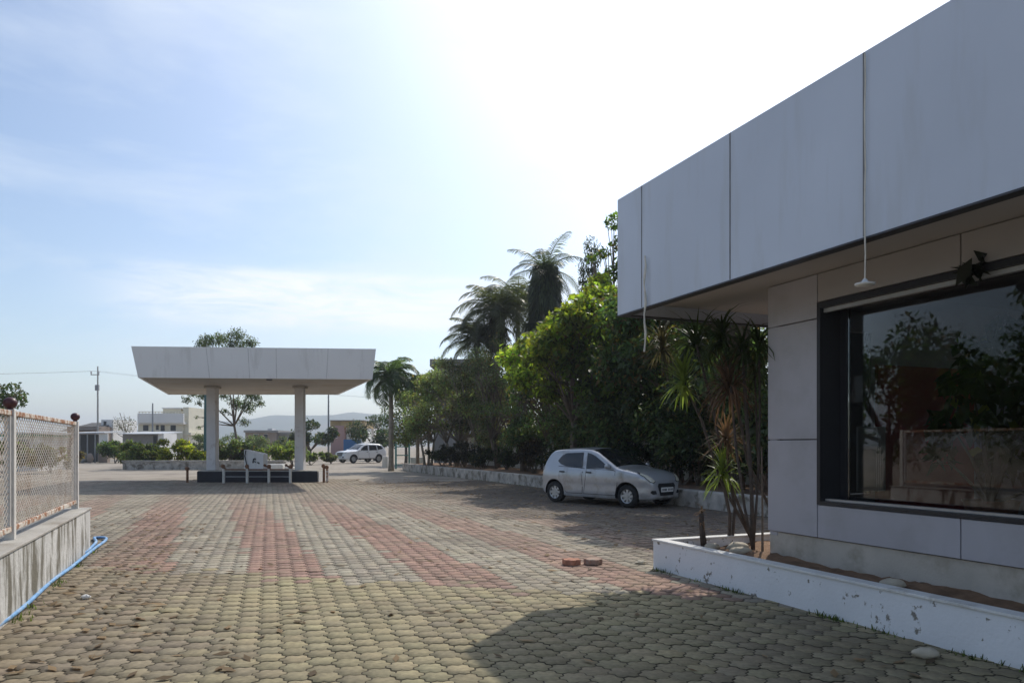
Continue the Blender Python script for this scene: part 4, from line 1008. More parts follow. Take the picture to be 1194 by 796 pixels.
for i, (t, s, r_, sc, lab) in enumerate(((7.45, 6.02, .11, (1.3, .8, .6), 'pale sunlit stone in the planter beside the pillar foot'), (7.6, 5.75, .08, (1.2, .9, .6), 'small tan stone in the planter near the double stems'),
      (7.2, 5.86, .09, (1.5, .9, .5), 'flat yellow stone in the planter by the bare stick'), (4.95, 5.72, .09, (1.3, .9, .55), 'lone rounded stone in the shaded soil under the window'))):
    p = B(t, s, .30); b = MB(); b.ball(p, r_, 12, sc, .12); tag(b.build('stone', M['stone'], smooth=True), lab, 'stone', 'stones in the planter')
p = gp(1100, 768); b = MB(); b.ball((p[0] - .1, p[1] + .05, .03), .07, 12, (1.4, .9, .6), .15); tag(b.build('stone', M['stone'], smooth=True), 'flat tan stone on the shaded paving against the planter wall', 'stone')
# dry leaves caught on the window head
p = B(pix_t(1130, WS - .03), WS - .04, 0); z = H - (318 - HZ) / F * p[1]
cl = [(p[0], p[1], z, .12, .06), (p[0] + .10, p[1] - .06, z + .08, .08, .05)]
v, f, t = leaf_cloud(cl, 16, .24, W=.42, col=(0.022, 0.026, 0.018), dry=0)
tag(np_mesh('leaf_clump', v, f, t, M['leaf']), 'dark leafy sprig stuck on the head of the big office window', 'leaves')

# ------------------------------------------------------------------ far side behind the canopy
mw = thing('bed_wall', 'low grey stone wall of the shrub bed behind the canopy', 'wall', at(240, 547, 48))
x0, x1 = at(143, 0, 48)[0], at(331, 0, 48)[0]
b = MB(); b.hexa([(x0, 48, -.04), (x1, 48, -.04), (x1, 48.4, -.04), (x0, 48.4, -.04), (x0, 48, .5), (x1, 48, .5), (x1, 48.4, .5), (x0, 48.4, .5)]); b.build('wall_face', M['stonewall'], mw)
b = MB(); b.hexa([(x0 - .05, 47.95, .502), (x1 + .05, 47.95, .502), (x1 + .05, 48.45, .502), (x0 - .05, 48.45, .502), (x0 - .05, 47.95, .58), (x1 + .05, 47.95, .58), (x1 + .05, 48.45, .58), (x0 - .05, 48.45, .58)]); b.build('coping', M['concrete'], mw)
b = MB(); p = at(321, 545, 42); b.box((p[0], 42, .24), (1.0, .6, .5)); b.box((p[0] + .8, 42.1, .17), (.5, .5, .36))
tag(b.build('stone_block', M['coping'], bevel=.04), 'low whitewashed stone block right of the dispenser beyond the canopy', 'block')
FG = 'shrubs beyond the canopy'
YGRN, OLV, DKG = (0.24, 0.26, 0.05), (0.10, 0.125, 0.048), (0.045, 0.065, 0.032)
for lab, px, ytop, w_, Y, col in (
    ('grey green shrub left of the yellowish one in the stone bed', 160, 510, 34, 50, OLV), ('dark round shrub second from left in the stone bed', 180, 514, 26, 51, DKG),
    ('bright yellow green shrub in front of the cream house', 205, 509, 36, 50, YGRN), ('small yellow green shrub left of the left canopy column', 232, 524, 24, 50, YGRN),
    ('olive shrub just right of the left canopy column', 265, 509, 26, 51, OLV), ('dark shrub left of the white dispenser', 282, 512, 22, 52, DKG),
    ('wide yellow green shrub between dispenser and right column', 322, 512, 44, 53, (0.13, 0.165, 0.045)), ('olive low shrub touching the right canopy column', 343, 514, 26, 54, OLV),
    ('pale green low shrub right of the right canopy column', 362, 525, 26, 60, (0.11, 0.14, 0.055)), ('grey weed clump by the lamp pole foot', 386, 528, 14, 64, (0.10, 0.11, 0.06)),
    ('far green bush between cream house and left canopy column', 236, 505, 34, 86, (0.09, 0.12, 0.06)), ('far green bush just right of the left canopy column', 268, 503, 36, 88, (0.085, 0.115, 0.055)),
    ('far green bush in front of the low brown house', 300, 507, 36, 84, (0.095, 0.125, 0.05)), ('far green bush between the low brown house and right column', 335, 508, 34, 90, (0.085, 0.11, 0.055)),
    ('green shrub beside the white shed wall', 134, 508, 20, 66, (0.075, 0.115, 0.035)), ('small shrub at the left foot of the stone bed', 150, 522, 18, 54, OLV)):
    x, y, _ = at(px, 540, Y); h = H - (ytop - HZ) / F * Y + .15; shrub(lab, x, y, h, w_ * 1.6 / F * Y, 2600, .22, col, k=9, group=FG, m='leaf_bright' if col is YGRN else 'leaf')
x, y, _ = at(362, 530, 75); tree('dark round tree behind the right canopy column', x, y, 2.6, 2.4, 1.5, 12, 1.0, 3200, .32, r0=.14, group='trees far beyond the canopy', col=(0.040, 0.058, 0.034))
x, y, _ = at(437, 530, 78); tree('dark bushy tree behind the white car', x, y, 2.7, 2.6, 1.7, 12, 1.1, 3200, .32, r0=.14, group='trees far beyond the canopy', col=(0.035, 0.056, 0.030))
x, y, _ = at(473, 540, 58); tree('grey green tree right of the ringed palm trunk', x, y, 3.1, 2.0, 2.1, 12, .8, 3000, .22, r0=.12, group='trees far beyond the canopy', col=(0.055, 0.075, 0.042))
# tall thin tree behind the canopy
Y = 55; x, y, _ = at(278, 545, Y)
ex = [(*at(px, py, Y + random.uniform(-1, 1)), r * 1.2, r * .95) for (px, py, r) in ((242, 398, .75), (258, 396, .7), (270, 402, .5), (276, 392, .75), (281, 404, .55), (292, 400, .6), (236, 404, .55), (225, 458, .45), (218, 466, .4), (236, 462, .4), (232, 470, .3),
      (262, 462, .45), (275, 470, .6), (288, 474, .7), (298, 462, .5), (303, 470, .4), (262, 480, .35), (284, 492, .45), (290, 460, .5), (232, 498, .22), (229, 486, .18), (270, 440, .7), (285, 440, .6), (255, 430, .7), (296, 430, .5))]
root = thing('tall_tree', 'tall thin crowned tree rising behind the canopy roof', 'tree', (x, y, 0))
woody(root, (x, y, 0), ex, .10, 'bark', fork=.5, limbs=11, stems=1); crown(root, ex, 7000, .2, W=.35, col=(0.058, 0.082, 0.046), droop=.7, shell=.15)
x, y, _ = at(146, 530, 95); b = MB(); rt = thing('bare_tree', 'small leafless tree standing between white houses far left', 'tree', (x, y, 0))
b.tube([(x, y, -.1), (x + .1, y, 2), (x, y, 3.2)], [.14, .1, .08], 7)
for k in range(16):
    th = random.uniform(0, 6.28); e = (x + math.cos(th) * random.uniform(.5, 1.8), y + math.sin(th) * 1.2, random.uniform(3.6, 5.8)); b.tube([(x, y, 2.4 + .05 * k), ((x + e[0]) / 2 + .1, (y + e[1]) / 2, e[2] * .75), e], [.06, .04, .015], 5)
b.build('trunk', M['bark_pale'], rt)
crown(rt, [(x, y, 4.2, 1.6, 1.2)], 260, .25, col=(0.08, 0.08, 0.05))
x, y, _ = at(-22, 540, 34); tree('dark tree showing above the left end of the fence', x, y, 3.1, 1.7, 1.5, 12, .8, 3000, .22, r0=.12, group='trees far beyond the canopy', col=(0.045, 0.065, 0.032))
for lab, px, Y, h, w, col in (('yellowish bush seen low through the fence mesh', 60, 42, 1.7, 3.0, (0.12, 0.14, 0.04)), ('olive bush seen through the left part of the fence mesh', 8, 38, 1.9, 3.6, (0.09, 0.11, 0.04)), ('brown dry bush seen through the right end of the mesh', 82, 50, 1.3, 2.4, (0.13, 0.10, 0.06))):
    x, y, _ = at(px, 540, Y); shrub(lab, x, y, h, w, 1700, .2, col, k=9, group='bushes behind the fence')

# ------------------------------------------------------------------ houses and sheds
def wallbox(b, px0, px1, Y, D, z0, z1):
    x0, x1 = at(px0, 0, Y)[0], at(px1, 0, Y)[0]
    b.hexa([(x0, Y, z0), (x1, Y, z0), (x1, Y + D, z0), (x0, Y + D, z0), (x0, Y, z1), (x1, Y, z1), (x1, Y + D, z1), (x0, Y + D, z1)]); return b
def zy(y, Y): return H - (y - HZ) / F * Y
def opening(px0, px1, y0, y1, Y, parent, name='window', m='opening', frame=True):
    x0, x1 = at(px0, 0, Y)[0], at(px1, 0, Y)[0]; z0, z1 = zy(y1, Y), zy(y0, Y)
    b = MB(); b.box(((x0 + x1) / 2, Y - .02, (z0 + z1) / 2), (x1 - x0, .06, z1 - z0)); w = b.build(name, M[m], parent)
    if frame:
        b = MB(); t = .07
        b.box(((x0 + x1) / 2, Y - .035, z1 + t / 2 + .001), (x1 - x0 + 2 * t, .11, t)); b.build('lintel', M['house_white'], w); b = MB(); b.box(((x0 + x1) / 2, Y - .05, z0 - t / 2 - .001), (x1 - x0 + 2 * t, .14, t))
        b.build('sill', M['house_white'], w)
    return w
Y = 110
hc = thing('cream_house', 'cream two storey house with balcony parapet and flat roof, left of canopy', 'house', at(190, 530, Y))
b = MB(); wallbox(b, 161, 213, Y, 7, -.04, zy(492, Y)); b.build('wall', M['house_cream'], hc)
b = MB(); wallbox(b, 160.3, 214, Y - .9, .25, zy(493, Y), zy(482, Y)); wallbox(b, 160.3, 214, Y - .64, 7.5, zy(494.5, Y), zy(492, Y) + .002); b.build('balcony', M['house_white'], hc)
b = MB(); wallbox(b, 160.5, 213.6, Y + .9, 6, zy(492, Y) + .003, zy(483, Y)); wallbox(b, 190, 211, Y + 1.5, 5, zy(483, Y) + .002, zy(476, Y)); b.build('upper_storey', M['house_cream'], hc)
b = MB(); wallbox(b, 188.5, 212.5, Y + 1.2, 5.6, zy(476, Y) + .002, zy(474.5, Y)); b.build('roof', M['house_white'], hc)
b = MB(); wallbox(b, 213.6, 220, Y + .4, 6, -.04, zy(472, Y) - .3); wallbox(b, 214, 222.5, Y + .2, 6.3, zy(507, Y), zy(504, Y)); b.build('stair_tower', M['house_cream'], hc)
for (a0, a1, c0, c1) in ((167, 173, 495.5, 502), (182, 185, 495.5, 501), (187.5, 192, 495.5, 502.5), (199, 205, 495.5, 502)): opening(a0, a1, c0, c1, Y, hc)
b = MB()
for k in range(14):
    px = 162 + k * 3.8; wallbox(b, px, px + .5, Y - .8, .1, zy(482, Y) + .002, zy(480.5, Y))
wallbox(b, 161, 213, Y - .82, .14, zy(480.5, Y) + .002, zy(479.8, Y)); b.build('railing', M['house_cream'], hc)
Y = 78
s1 = thing('white_shed', 'long low white roofed shed in front of the cream house', 'shed', at(170, 530, Y))
b = MB(); wallbox(b, 143, 184, Y + .6, 4, -.04, zy(506, Y)); b.build('wall', M['house_grey'], s1)
b = MB(); x0, x1 = at(139, 0, Y)[0], at(188, 0, Y)[0]; b.hexa([(x0, Y - .4, zy(506, Y)), (x1, Y - .4, zy(506, Y)), (x1, Y + 5, zy(503.5, Y)), (x0, Y + 5, zy(503.5, Y)), (x0, Y - .4, zy(505.2, Y)), (x1, Y - .4, zy(505.2, Y)), (x1, Y + 5, zy(502, Y)), (x0, Y + 5, zy(502, Y))]); b.build('roof', M['tin'], s1)
b = MB(); wallbox(b, 184.2, 191, Y + .2, 3, -.04, zy(505, Y)); b.build('end_wall', M['house_white'], s1)
opening(179, 183, 508, 518, Y + .58, s1, 'door', frame=False)
b = MB(); wallbox(b, 185.6, 187, Y - 6, .5, -.04, zy(516, Y)); tag(b.build('marker_post', M['house_white']), 'small white upright marker post among shrubs left of canopy', 'post')
Y = 68
s2 = thing('roadside_stall', 'open roadside stall with white awning and hanging white sheet near the fence', 'stall', at(103, 530, Y))
b = MB(); x0, x1 = at(78, 0, Y)[0], at(126, 0, Y)[0]; b.hexa([(x0, Y - .6, zy(506, Y)), (x1, Y - .6, zy(505, Y)), (x1, Y + 3, zy(503, Y)), (x0, Y + 3, zy(504, Y)), (x0, Y - .6, zy(504.8, Y)), (x1, Y - .6, zy(503.6, Y)), (x1, Y + 3, zy(501.5, Y)), (x0, Y + 3, zy(502.5, Y))]); b.build('awning', M['tin'], s2)
b = MB(); wallbox(b, 80, 114, Y + 2, .2, -.04, zy(506, Y)); b.build('back_wall', M['opening'], s2)
b = MB(); wallbox(b, 115.6, 125.6, Y - .3, .1, zy(522, Y), zy(505.5, Y)); b.build('hanging_sheet', M['house_white'], s2)
b = MB(); wallbox(b, 115, 125, Y - .2, .5, -.04, zy(523, Y)); b.build('counter', M['house_brown'], s2)
for px in (92, 101, 110):
    b = MB(); wallbox(b, px, px + 1.0, Y - .4, .1, -.04, zy(505.6, Y)); b.build('post', M['pole_grey'], s2)
for px, lab in ((90, 'left pale sack on the floor of the roadside stall'), (97, 'middle pale sack on the floor of the roadside stall'), (105, 'right brownish sack on the floor of the roadside stall')):
    b = MB(); p = at(px, 530, Y - .9); b.ball((p[0], p[1], .4), .5, 10, (.6, .5, .9), .1); tag(b.build('sack', M['house_grey' if px < 100 else 'house_brown']), lab, 'sack', 'sacks at the stall')
Y = 92
s3 = thing('low_house', 'dark roofed low house with white upper room behind the roadside stall', 'house', at(105, 530, Y))
b = MB(); wallbox(b, 78, 115, Y, 8, -.04, zy(497, Y)); b.build('wall', M['house_brown'], s3)
b = MB(); x0, x1 = at(75, 0, Y)[0], at(117, 0, Y)[0]; b.hexa([(x0, Y - .8, zy(503, Y)), (x1, Y - .8, zy(501, Y)), (x1 - 1, Y + 6, zy(491, Y)), (x0, Y + 6, zy(492, Y)), (x0, Y - .8, zy(502, Y)), (x1, Y - .8, zy(500, Y)), (x1 - 1, Y + 6, zy(490, Y)), (x0, Y + 6, zy(491, Y))]); b.build('roof', M['dark_roof'], s3)
b = MB(); wallbox(b, 118, 132, Y + 3, 6, -.04, zy(488, Y)); b.build('upper_room', M['house_white'], s3)
opening(121, 124, 491, 496, Y + 3, s3)
Y = 46
s4 = thing('green_edged_shed', 'white shed with green roof edge seen through the fence mesh', 'shed', at(50, 530, Y))
b = MB(); wallbox(b, 4, 44, Y, 3, -.04, zy(509, Y)); b.build('wall', M['house_white'], s4)
b = MB(); wallbox(b, 0, 44.5, Y - .4, 3.6, zy(509, Y) + .002, zy(506, Y)); b.build('roof_edge', M['green_trim'], s4)
b = MB(); wallbox(b, -2, 46, Y - .6, 4, zy(506, Y) + .002, zy(504, Y)); b.build('roof', M['tin'], s4)
opening(22, 34, 513, 530, Y, s4, 'door', frame=False)
Y = 125
h4 = thing('brown_house', 'long low brown house with flat grey roof behind the dispenser', 'house', at(310, 530, Y))
b = MB(); wallbox(b, 286, 322, Y, 8, -.04, zy(504, Y)); b.build('wall', M['house_brown'], h4)
b = MB(); wallbox(b, 284, 324, Y - .5, 9, zy(504, Y) + .002, zy(501.5, Y)); b.build('roof', M['house_grey'], h4)
b = MB(); wallbox(b, 324.2, 346, Y + 1, 8, -.04, zy(506, Y)); wallbox(b, 323.9, 347, Y + .6, 9, zy(506, Y) + .002, zy(503.5, Y)); b.build('side_wing', M['house_grey'], h4)
b = MB(); wallbox(b, 312, 317, Y + 2, 2, zy(501.5, Y) + .002, zy(499, Y)); b.build('water_tank', M['tin'], h4)
opening(296, 301, 506, 511, Y, h4); opening(308, 312, 506, 511, Y, h4)
Y = 98
h5 = thing('pink_house', 'pink house with ochre upper wall and small dark window behind the white car', 'house', at(405, 530, Y))
b = MB(); wallbox(b, 385.5, 401, Y, 7, -.04, zy(496, Y)); b.build('wall', M['house_pink'], h5)
b = MB(); wallbox(b, 385, 397, Y + .5, 6, zy(496, Y) + .002, zy(490.5, Y)); wallbox(b, 397.2, 424, Y + .3, 7, zy(498, Y), zy(490.5, Y)); b.build('upper_wall', M['house_ochre'], h5)
b = MB(); wallbox(b, 401.2, 424, Y + 1.2, 5.5, -.04, zy(498, Y) - .002); b.build('porch_wall', M['house_white'], h5)
b = MB(); wallbox(b, 384.5, 425, Y - .2, 7.9, zy(490.5, Y) + .002, zy(489.6, Y)); b.build('roof', M['house_grey'], h5)
opening(388.5, 393, 505, 510, Y, h5); opening(401.5, 404, 501, 516, Y + 1.18, h5, 'door', frame=False); opening(409, 413, 501, 508, Y + 1.18, h5)
b = MB(); wallbox(b, 424.4, 436, Y + 8, 6, -.04, zy(490, Y)); tag(b.build('pale_house', M['house_white']), 'plain pale blue grey block standing right of the pink house', 'house')
Y = 82; b = MB(); wallbox(b, 400.5, 421, Y, .15, -.04, zy(512, Y)); tag(b.build('blue_sheet_fence', M['tarp']), 'blue sheet fence in front of the pink house', 'fence')
# teal frame and white block by the palm
Y = 49; tg = thing('teal_gate', 'small weathered teal gate frame beside the ringed palm trunk', 'gate', at(470, 547, Y))
for px in (460.5, 476):
    b = MB(); wallbox(b, px, px + 2.0, Y, .1, 0, zy(517, Y)); b.build('gate_post', M['teal'], tg)
for yy in (520, 530, 541):
    b = MB(); wallbox(b, 462.6, 475.8, Y + .02, .05, zy(yy + 1.2, Y), zy(yy, Y)); b.build('rail', M['teal'], tg)
b = MB(); wallbox(b, 478.5, 495, 50, .6, -.04, zy(533, 50)); tag(b.build('white_plinth', M['wall_old_white'], bevel=.03), 'low broken white wall stub right of the teal gate', 'wall')
b = MB(); wallbox(b, 445.5, 452, 52, .6, -.04, zy(532, 52)); tag(b.build('white_block', M['wall_old_white'], bevel=.03), 'white block between the white car and the palm', 'block')

# ------------------------------------------------------------------ poles and wires
def pole(name, lab, px, ytop, Y, r, m, arm=None):
    x, y, _ = at(px, 0, Y); zt = zy(ytop, Y); p = thing(name, lab, 'pole', (x, y, 0))
    b = MB(); b.tube([(x, y, -.1), (x, y, zt * .5), (x, y, zt)], [r, r * .85, r * .6], 8); b.build('shaft', M[m], p)
    return p, x, y, zt
p, x, y, zt = pole('utility_pole', 'tall grey utility pole with insulators far left of canopy', 114, 427, 80, .11, 'pole_concrete')
b = MB(); b.box((x - .3, y, zt - .9), (.9, .08, .08)); b.build('crossarm', M['pole_grey'], p)
for dx in (-.7, 0.1):
    b = MB(); b.lathe((x + dx, y, zt - .85), [(.04, 0), (.1, .1), (.06, .2), (.1, .28), (.03, .36)], 8); b.build('insulator', M['tin'], p)
b = MB(); b.box((x, y - .12, zt - 2.3), (.35, .25, .6)); b.build('switch_box', M['pole_grey'], p)
b = MB()
for dx in (-.7, .1):
    a = Vector((x + dx, y, zt - .5)); c = Vector((x + dx + 62, y + 32, zt - 2.5)); d = Vector((x + dx - 45, y - 22, zt - .8))
    for e in (c, d): b.tube([a.lerp(e, k / 10) - Vector((0, 0, 1.1 * 4 * (k / 10) * (1 - k / 10))) for k in range(11)], .008, 5)
tag(b.build('overhead_wire', M['pole_grey']), 'thin overhead wires strung from the tall grey utility pole', 'wire')
pole('wooden_pole', 'short thin dark pole in front of the cream house', 178, 470, 84, .12, 'pole_grey')
pole('steel_pole', 'dark green steel pole just left of the left canopy column', 239.5, 452, 50, .13, 'pole_green')
p, x, y, zt = pole('lamp_post', 'grey lamp post rising beside the right canopy column', 383, 452, 76, .11, 'pole_grey')
b = MB(); b.tube([(x, y, zt - .1), (x - .5, y, zt + .2), (x - 1.1, y, zt + .25)], [.05, .04, .04], 6); b.box((x - 1.35, y, zt + .24), (.6, .2, .1)); b.build('lamp_arm', M['pole_grey'], p)

# ------------------------------------------------------------------ cars
def lerp_tab(tab):
    xs = [a for a, _ in tab]; ys = [b for _, b in tab]
    return lambda x: float(np.interp(x, xs, ys))
def car(name, label, paint, loc, rz, P):
    root = thing(name, label, 'car', loc, rz)
    top = lerp_tab(P['top']); Wd = lerp_tab(P['width']); low_ = lerp_tab(P['low']); prof = lerp_tab(P['prof'])
    hr, ar = 0.085, 0.17
    crown_ = 0.035
    def side_y(x, z): return Wd(x) * prof(z)
    def top_z(x, y):
        zs = top(x) - hr; ys_ = side_y(x, zs); a = min(ar, ys_ * .5); inn = ys_ - a; y = abs(y)
        if y <= inn: return top(x) + crown_ * (1 - (y / max(inn, .01)) ** 2)
        return zs + hr * math.sqrt(max(0, 1 - ((y - inn) / a) ** 2))
    x0, x1 = P['top'][0][0], P['top'][-1][0]
    xs = sorted(set([round(v, 4) for v in np.linspace(x0, x1, 64)] + [round(x0 + .012, 4), round(x1 - .012, 4), round(x0 + .035, 4), round(x1 - .035, 4)]))
    def ring(x):
        zl = low_(x); zs = top(x) - hr; pts = [(0, zl), (side_y(x, zl) * .8, zl), (side_y(x, zl) - .02, zl + .012)]
        for k in range(11): z = zl + .035 + (zs - zl - .035) * k / 10; pts.append((side_y(x, z), z))
        ys_ = side_y(x, zs); a = min(ar, ys_ * .5)
        for k in range(1, 7): th = math.pi / 2 * k / 6; pts.append((ys_ - a + a * math.cos(th), zs + hr * math.sin(th)))
        inn = ys_ - a
        for f in (.75, .5, .25, 0): pts.append((inn * f, top(x) + crown_ * (1 - f * f)))
        return pts
    vs, fs = [], []; n = None
    for x in xs:
        r_ = ring(x); full = [(y, z) for y, z in r_] + [(-y, z) for y, z in r_[-2:0:-1]]
        n = len(full); vs += [(x, y, z) for y, z in full]
    for i in range(len(xs) - 1):
        for k in range(n): fs.append((i * n + k, (i + 1) * n + k, (i + 1) * n + (k + 1) % n, i * n + (k + 1) % n))
    fs += [tuple(range(n)), tuple(range((len(xs) - 1) * n + n - 1, (len(xs) - 1) * n - 1, -1))]
    b = MB(); b.add(vs, fs)
    body = b.build('body', [M[paint], M['black_plastic']], root, local=True)
    def fixn(me_):
        q_ = bmesh.new(); q_.from_mesh(me_); bmesh.ops.remove_doubles(q_, verts=q_.verts, dist=1e-5); bmesh.ops.recalc_face_normals(q_, faces=q_.faces); q_.to_mesh(me_); q_.free()
    fixn(body.data)
    # wheel openings cut for real
    wr = P['wheel_r']
    cb = MB()
    for wx in P['axles']:
        for sg in (1, -1):
            y1, y2 = sg * (P['half'] - .30), sg * (P['half'] + .3)
            cb.tube([(wx, y1, wr + .015), (wx, y2, wr + .015)], wr + .055, 32)
    cut = cb.build('cutter', M['black_plastic'], root, local=True); fixn(cut.data)
    md = body.modifiers.new('arches', 'BOOLEAN'); md.operation = 'DIFFERENCE'; md.object = cut; md.solver = 'EXACT'; md.material_mode = 'TRANSFER'
    bpy.context.view_layer.update(); dg = bpy.context.evaluated_depsgraph_get(); dg.update(); me2 = bpy.data.meshes.new_from_object(body.evaluated_get(dg))
    body.modifiers.clear(); body.data = me2
    bpy.data.objects.remove(cut)
    bm_ = bmesh.new(); bm_.from_mesh(me2); bmesh.ops.recalc_face_normals(bm_, faces=bm_.faces); bm_.to_mesh(me2); bm_.free()
    for pl_ in me2.polygons: pl_.use_smooth = True
    me2.set_sharp_from_angle(angle=R(38))
    def poly_range(poly, x):
        zz = []
        for i in range(len(poly)):
            (xa, za), (xb, zb) = poly[i], poly[(i + 1) % len(poly)]
            if min(xa, xb) - 1e-9 <= x <= max(xa, xb) + 1e-9 and abs(xb - xa) > 1e-9: zz.append(za + (zb - za) * (x - xa) / (xb - xa))
        return min(zz), max(zz)
    def patch(poly, fn, name, m, parent, nu=14, nv=7, smooth=True):
        a0, a1 = min(p[0] for p in poly) + 1e-4, max(p[0] for p in poly) - 1e-4
        vv, ff = [], []
        for i in range(nu + 1):
            u = a0 + (a1 - a0) * i / nu; lo, hi_ = poly_range(poly, u)
            for j in range(nv + 1): vv.append(fn(u, lo + (hi_ - lo) * j / nv))
        for i in range(nu):
            for j in range(nv): ff.append((i * (nv + 1) + j, (i + 1) * (nv + 1) + j, (i + 1) * (nv + 1) + j + 1, i * (nv + 1) + j + 1))
        q = MB(); q.add(vv, ff); return q.build(name, M[m], parent, smooth=smooth, local=True)
    def front_x(y, z, back=False):
        lo, hi_ = (0.3, x1) if not back else (x0, -0.3)
        for _ in range(26):
            md_ = (lo + hi_) / 2; inside = side_y(md_, min(max(z, low_(md_)), top(md_))) >= abs(y) and top_z(md_, min(abs(y), side_y(md_, top(md_) - hr))) >= z
            if back: lo, hi_ = (lo, md_) if inside else (md_, hi_)
            else: lo, hi_ = (md_, hi_) if inside else (lo, md_)
        return (lo + hi_) / 2
    e = .005
    for sg in (1, -1):
        for poly in P['doors']:
            pc = [sum(p_[i] for p_ in poly) / len(poly) for i in (0, 1)]
            patch([(pc[0] + (a - pc[0]) * 1.028, pc[1] + (c - pc[1]) * 1.04) for a, c in poly], lambda x, z: (x, sg * (side_y(x, z) + .0025), z), 'door_gap', 'black_plastic', root)
            d = patch(poly, lambda x, z: (x, sg * (side_y(x, z) + e), z), 'door', paint, root)
            xh = min(p[0] for p in poly) + .12 * 1.4; zh = P['belt'] - .09
            q = MB(); q.box((xh, sg * (side_y(xh, zh) + .018), zh), (.16, .035, .035)); q.build('handle', M['black_plastic'], d, local=True, bevel=.008)
        for poly in P['windows']: patch(poly, lambda x, z: (x, sg * (side_y(x, z) + e * 2), z), 'side_window', 'car_glass', root)
        patch(P['headlight'], lambda y, z: (front_x(y, z) + .016, sg * y * 1.012, z + .004), 'headlight', 'lamp_lens', root)
        hc_ = [sum(p[i] for p in P['headlight']) / len(P['headlight']) for i in (0, 1)]
        patch([(hc_[0] + (a - hc_[0]) * 1.13, hc_[1] + (c - hc_[1]) * 1.16) for a, c in P['headlight']], lambda y, z: (front_x(y, z) + .010, sg * y * 1.006, z + .002), 'headlight_surround', 'black_plastic', root)
        patch(P['taillight'], lambda y, z: (front_x(y, z, True) - .007, sg * y, z), 'tail_light', 'tail_lens', root)
        patch(P['fog'], lambda y, z: (front_x(y, z) + .006, sg * y, z), 'fog_lamp_recess', 'black_plastic', root)
        q = MB(); xm = P['mirror'][0]; zm = P['mirror'][1]; ym = side_y(xm, zm) + .10
        q.ball((xm, sg * ym, zm), .1, 12, (.6, 1.0, .72)); q.tube([(xm, sg * (ym - .12), zm - .05), (xm, sg * ym, zm - .02)], .025, 6); q.build('side_mirror', M[paint], root, smooth=True, local=True)
        patch(P['sill'], lambda x, z: (x, sg * (side_y(x, z) + .006), z), 'sill_trim', P['trim'], root)
    gp_ = patch(P['grille'], lambda y, z: (front_x(y, z) + .008, y, z), 'grille', 'black_plastic', root, 16, 6)
    q = MB()
    for zz in P['grille_bars']: q.box((front_x(0, zz) + .016, 0, zz), (.016, P['grille_w'], .016))
    q.build('grille_bar', M[P['bar']], gp_, local=True)
    zp = P['plate_z']; xp = front_x(0, zp) + .022
    q = MB(); q.box((xp, 0, zp), (.014, .50, .115)); np_ = q.build('number_plate', M['plate'], root, local=True, bevel=.004)
    q = MB()
    for k, w in enumerate((.04, .03, .045, .035, .0, .04, .03, .03, .04)):
        if w: q.box((xp + .009, -.195 + k * .049, zp), (.003, w * .8, .055)); 
    q.build('plate_marking', M['black_ink'], np_, local=True)
    wsx0, wsx1 = P['screen']
    def scr(x, f): 
        zs = top(x) - hr; w = (side_y(x, zs) - ar * .55) * f; return (x, w, top_z(x, w) + e)
    def strip(xa, xb, name):
        vv, ff = [], []
        for i in range(13):
            x = xa + (xb - xa) * i / 12
            for j in range(15): vv.append(scr(x, -1 + 2 * j / 14))
        for i in range(12):
            for j in range(14): ff.append((i * 15 + j, (i + 1) * 15 + j, (i + 1) * 15 + j + 1, i * 15 + j + 1))
        q = MB(); q.add(vv, ff); q.build(name, M['car_glass'], root, smooth=True, local=True)
    strip(wsx0, wsx1, 'windscreen'); strip(P['rear_screen'][0], P['rear_screen'][1], 'rear_window')
    q = MB(); xa = wsx1 + .01
    for y0_ in (-.45, .12): q.tube([(xa, y0_, top_z(xa, y0_) + .02), (xa - .12, y0_ + .45, top_z(xa - .12, y0_ + .4) + .025)], .009, 5)
    q.build('wiper', M['black_plastic'], root, local=True)
    for wx in P['axles']:
        for sg in (1, -1):
            yo = sg * (P['half'] - .035); w_ = .17
            prof_ = [(wr * .62, 0), (wr * .93, 0.0), (wr, .025), (wr, w_ - .025), (wr * .93, w_), (wr * .62, w_)]
            q = MB(); vv = []; N = 32
            for r_, yy in prof_:
                for k in range(N): th = 2 * math.pi * k / N; vv.append((wx + r_ * math.cos(th), yo - sg * yy, wr + r_ * math.sin(th)))
            q.add(vv, [(i * N + k, i * N + (k + 1) % N, (i + 1) * N + (k + 1) % N, (i + 1) * N + k) for i in range(len(prof_) - 1) for k in range(N)])
            wh = q.build('wheel', M['rubber'], root, smooth=True, local=True)
            q = MB(); c_in = yo - sg * .035
            q.tube([(wx, c_in - sg * .05, wr), (wx, c_in - sg * .04, wr)], wr * .63, 28)
            q.tube([(wx, c_in - sg * .04, wr), (wx, c_in + sg * .02, wr)], wr * .15, 12)
            for k in range(P['spokes']):
                th = 2 * math.pi * k / P['spokes']; c, s = math.cos(th), math.sin(th); h_ = P['spoke_w']
                A = [(wx + c * wr * .12 - s * h_, wr + s * wr * .12 + c * h_), (wx + c * wr * .12 + s * h_, wr + s * wr * .12 - c * h_), (wx + c * wr * .6 + s * h_ * 1.25, wr + s * wr * .6 - c * h_ * 1.25), (wx + c * wr * .6 - s * h_ * 1.25, wr + s * wr * .6 + c * h_ * 1.25)]
                q.hexa([(a, c_in - sg * .03, z) for a, z in A] + [(a, c_in + sg * .012, z) for a, z in A])
            ringp = []
            for k in range(33): th = 2 * math.pi * k / 32; ringp.append((wx + wr * .62 * math.cos(th), c_in + sg * .012, wr + wr * .62 * math.sin(th)))
            q.tube(ringp, .016, 6, cap=False)
            q.build('rim', [M['rim'], M['black_plastic']], wh, local=True)
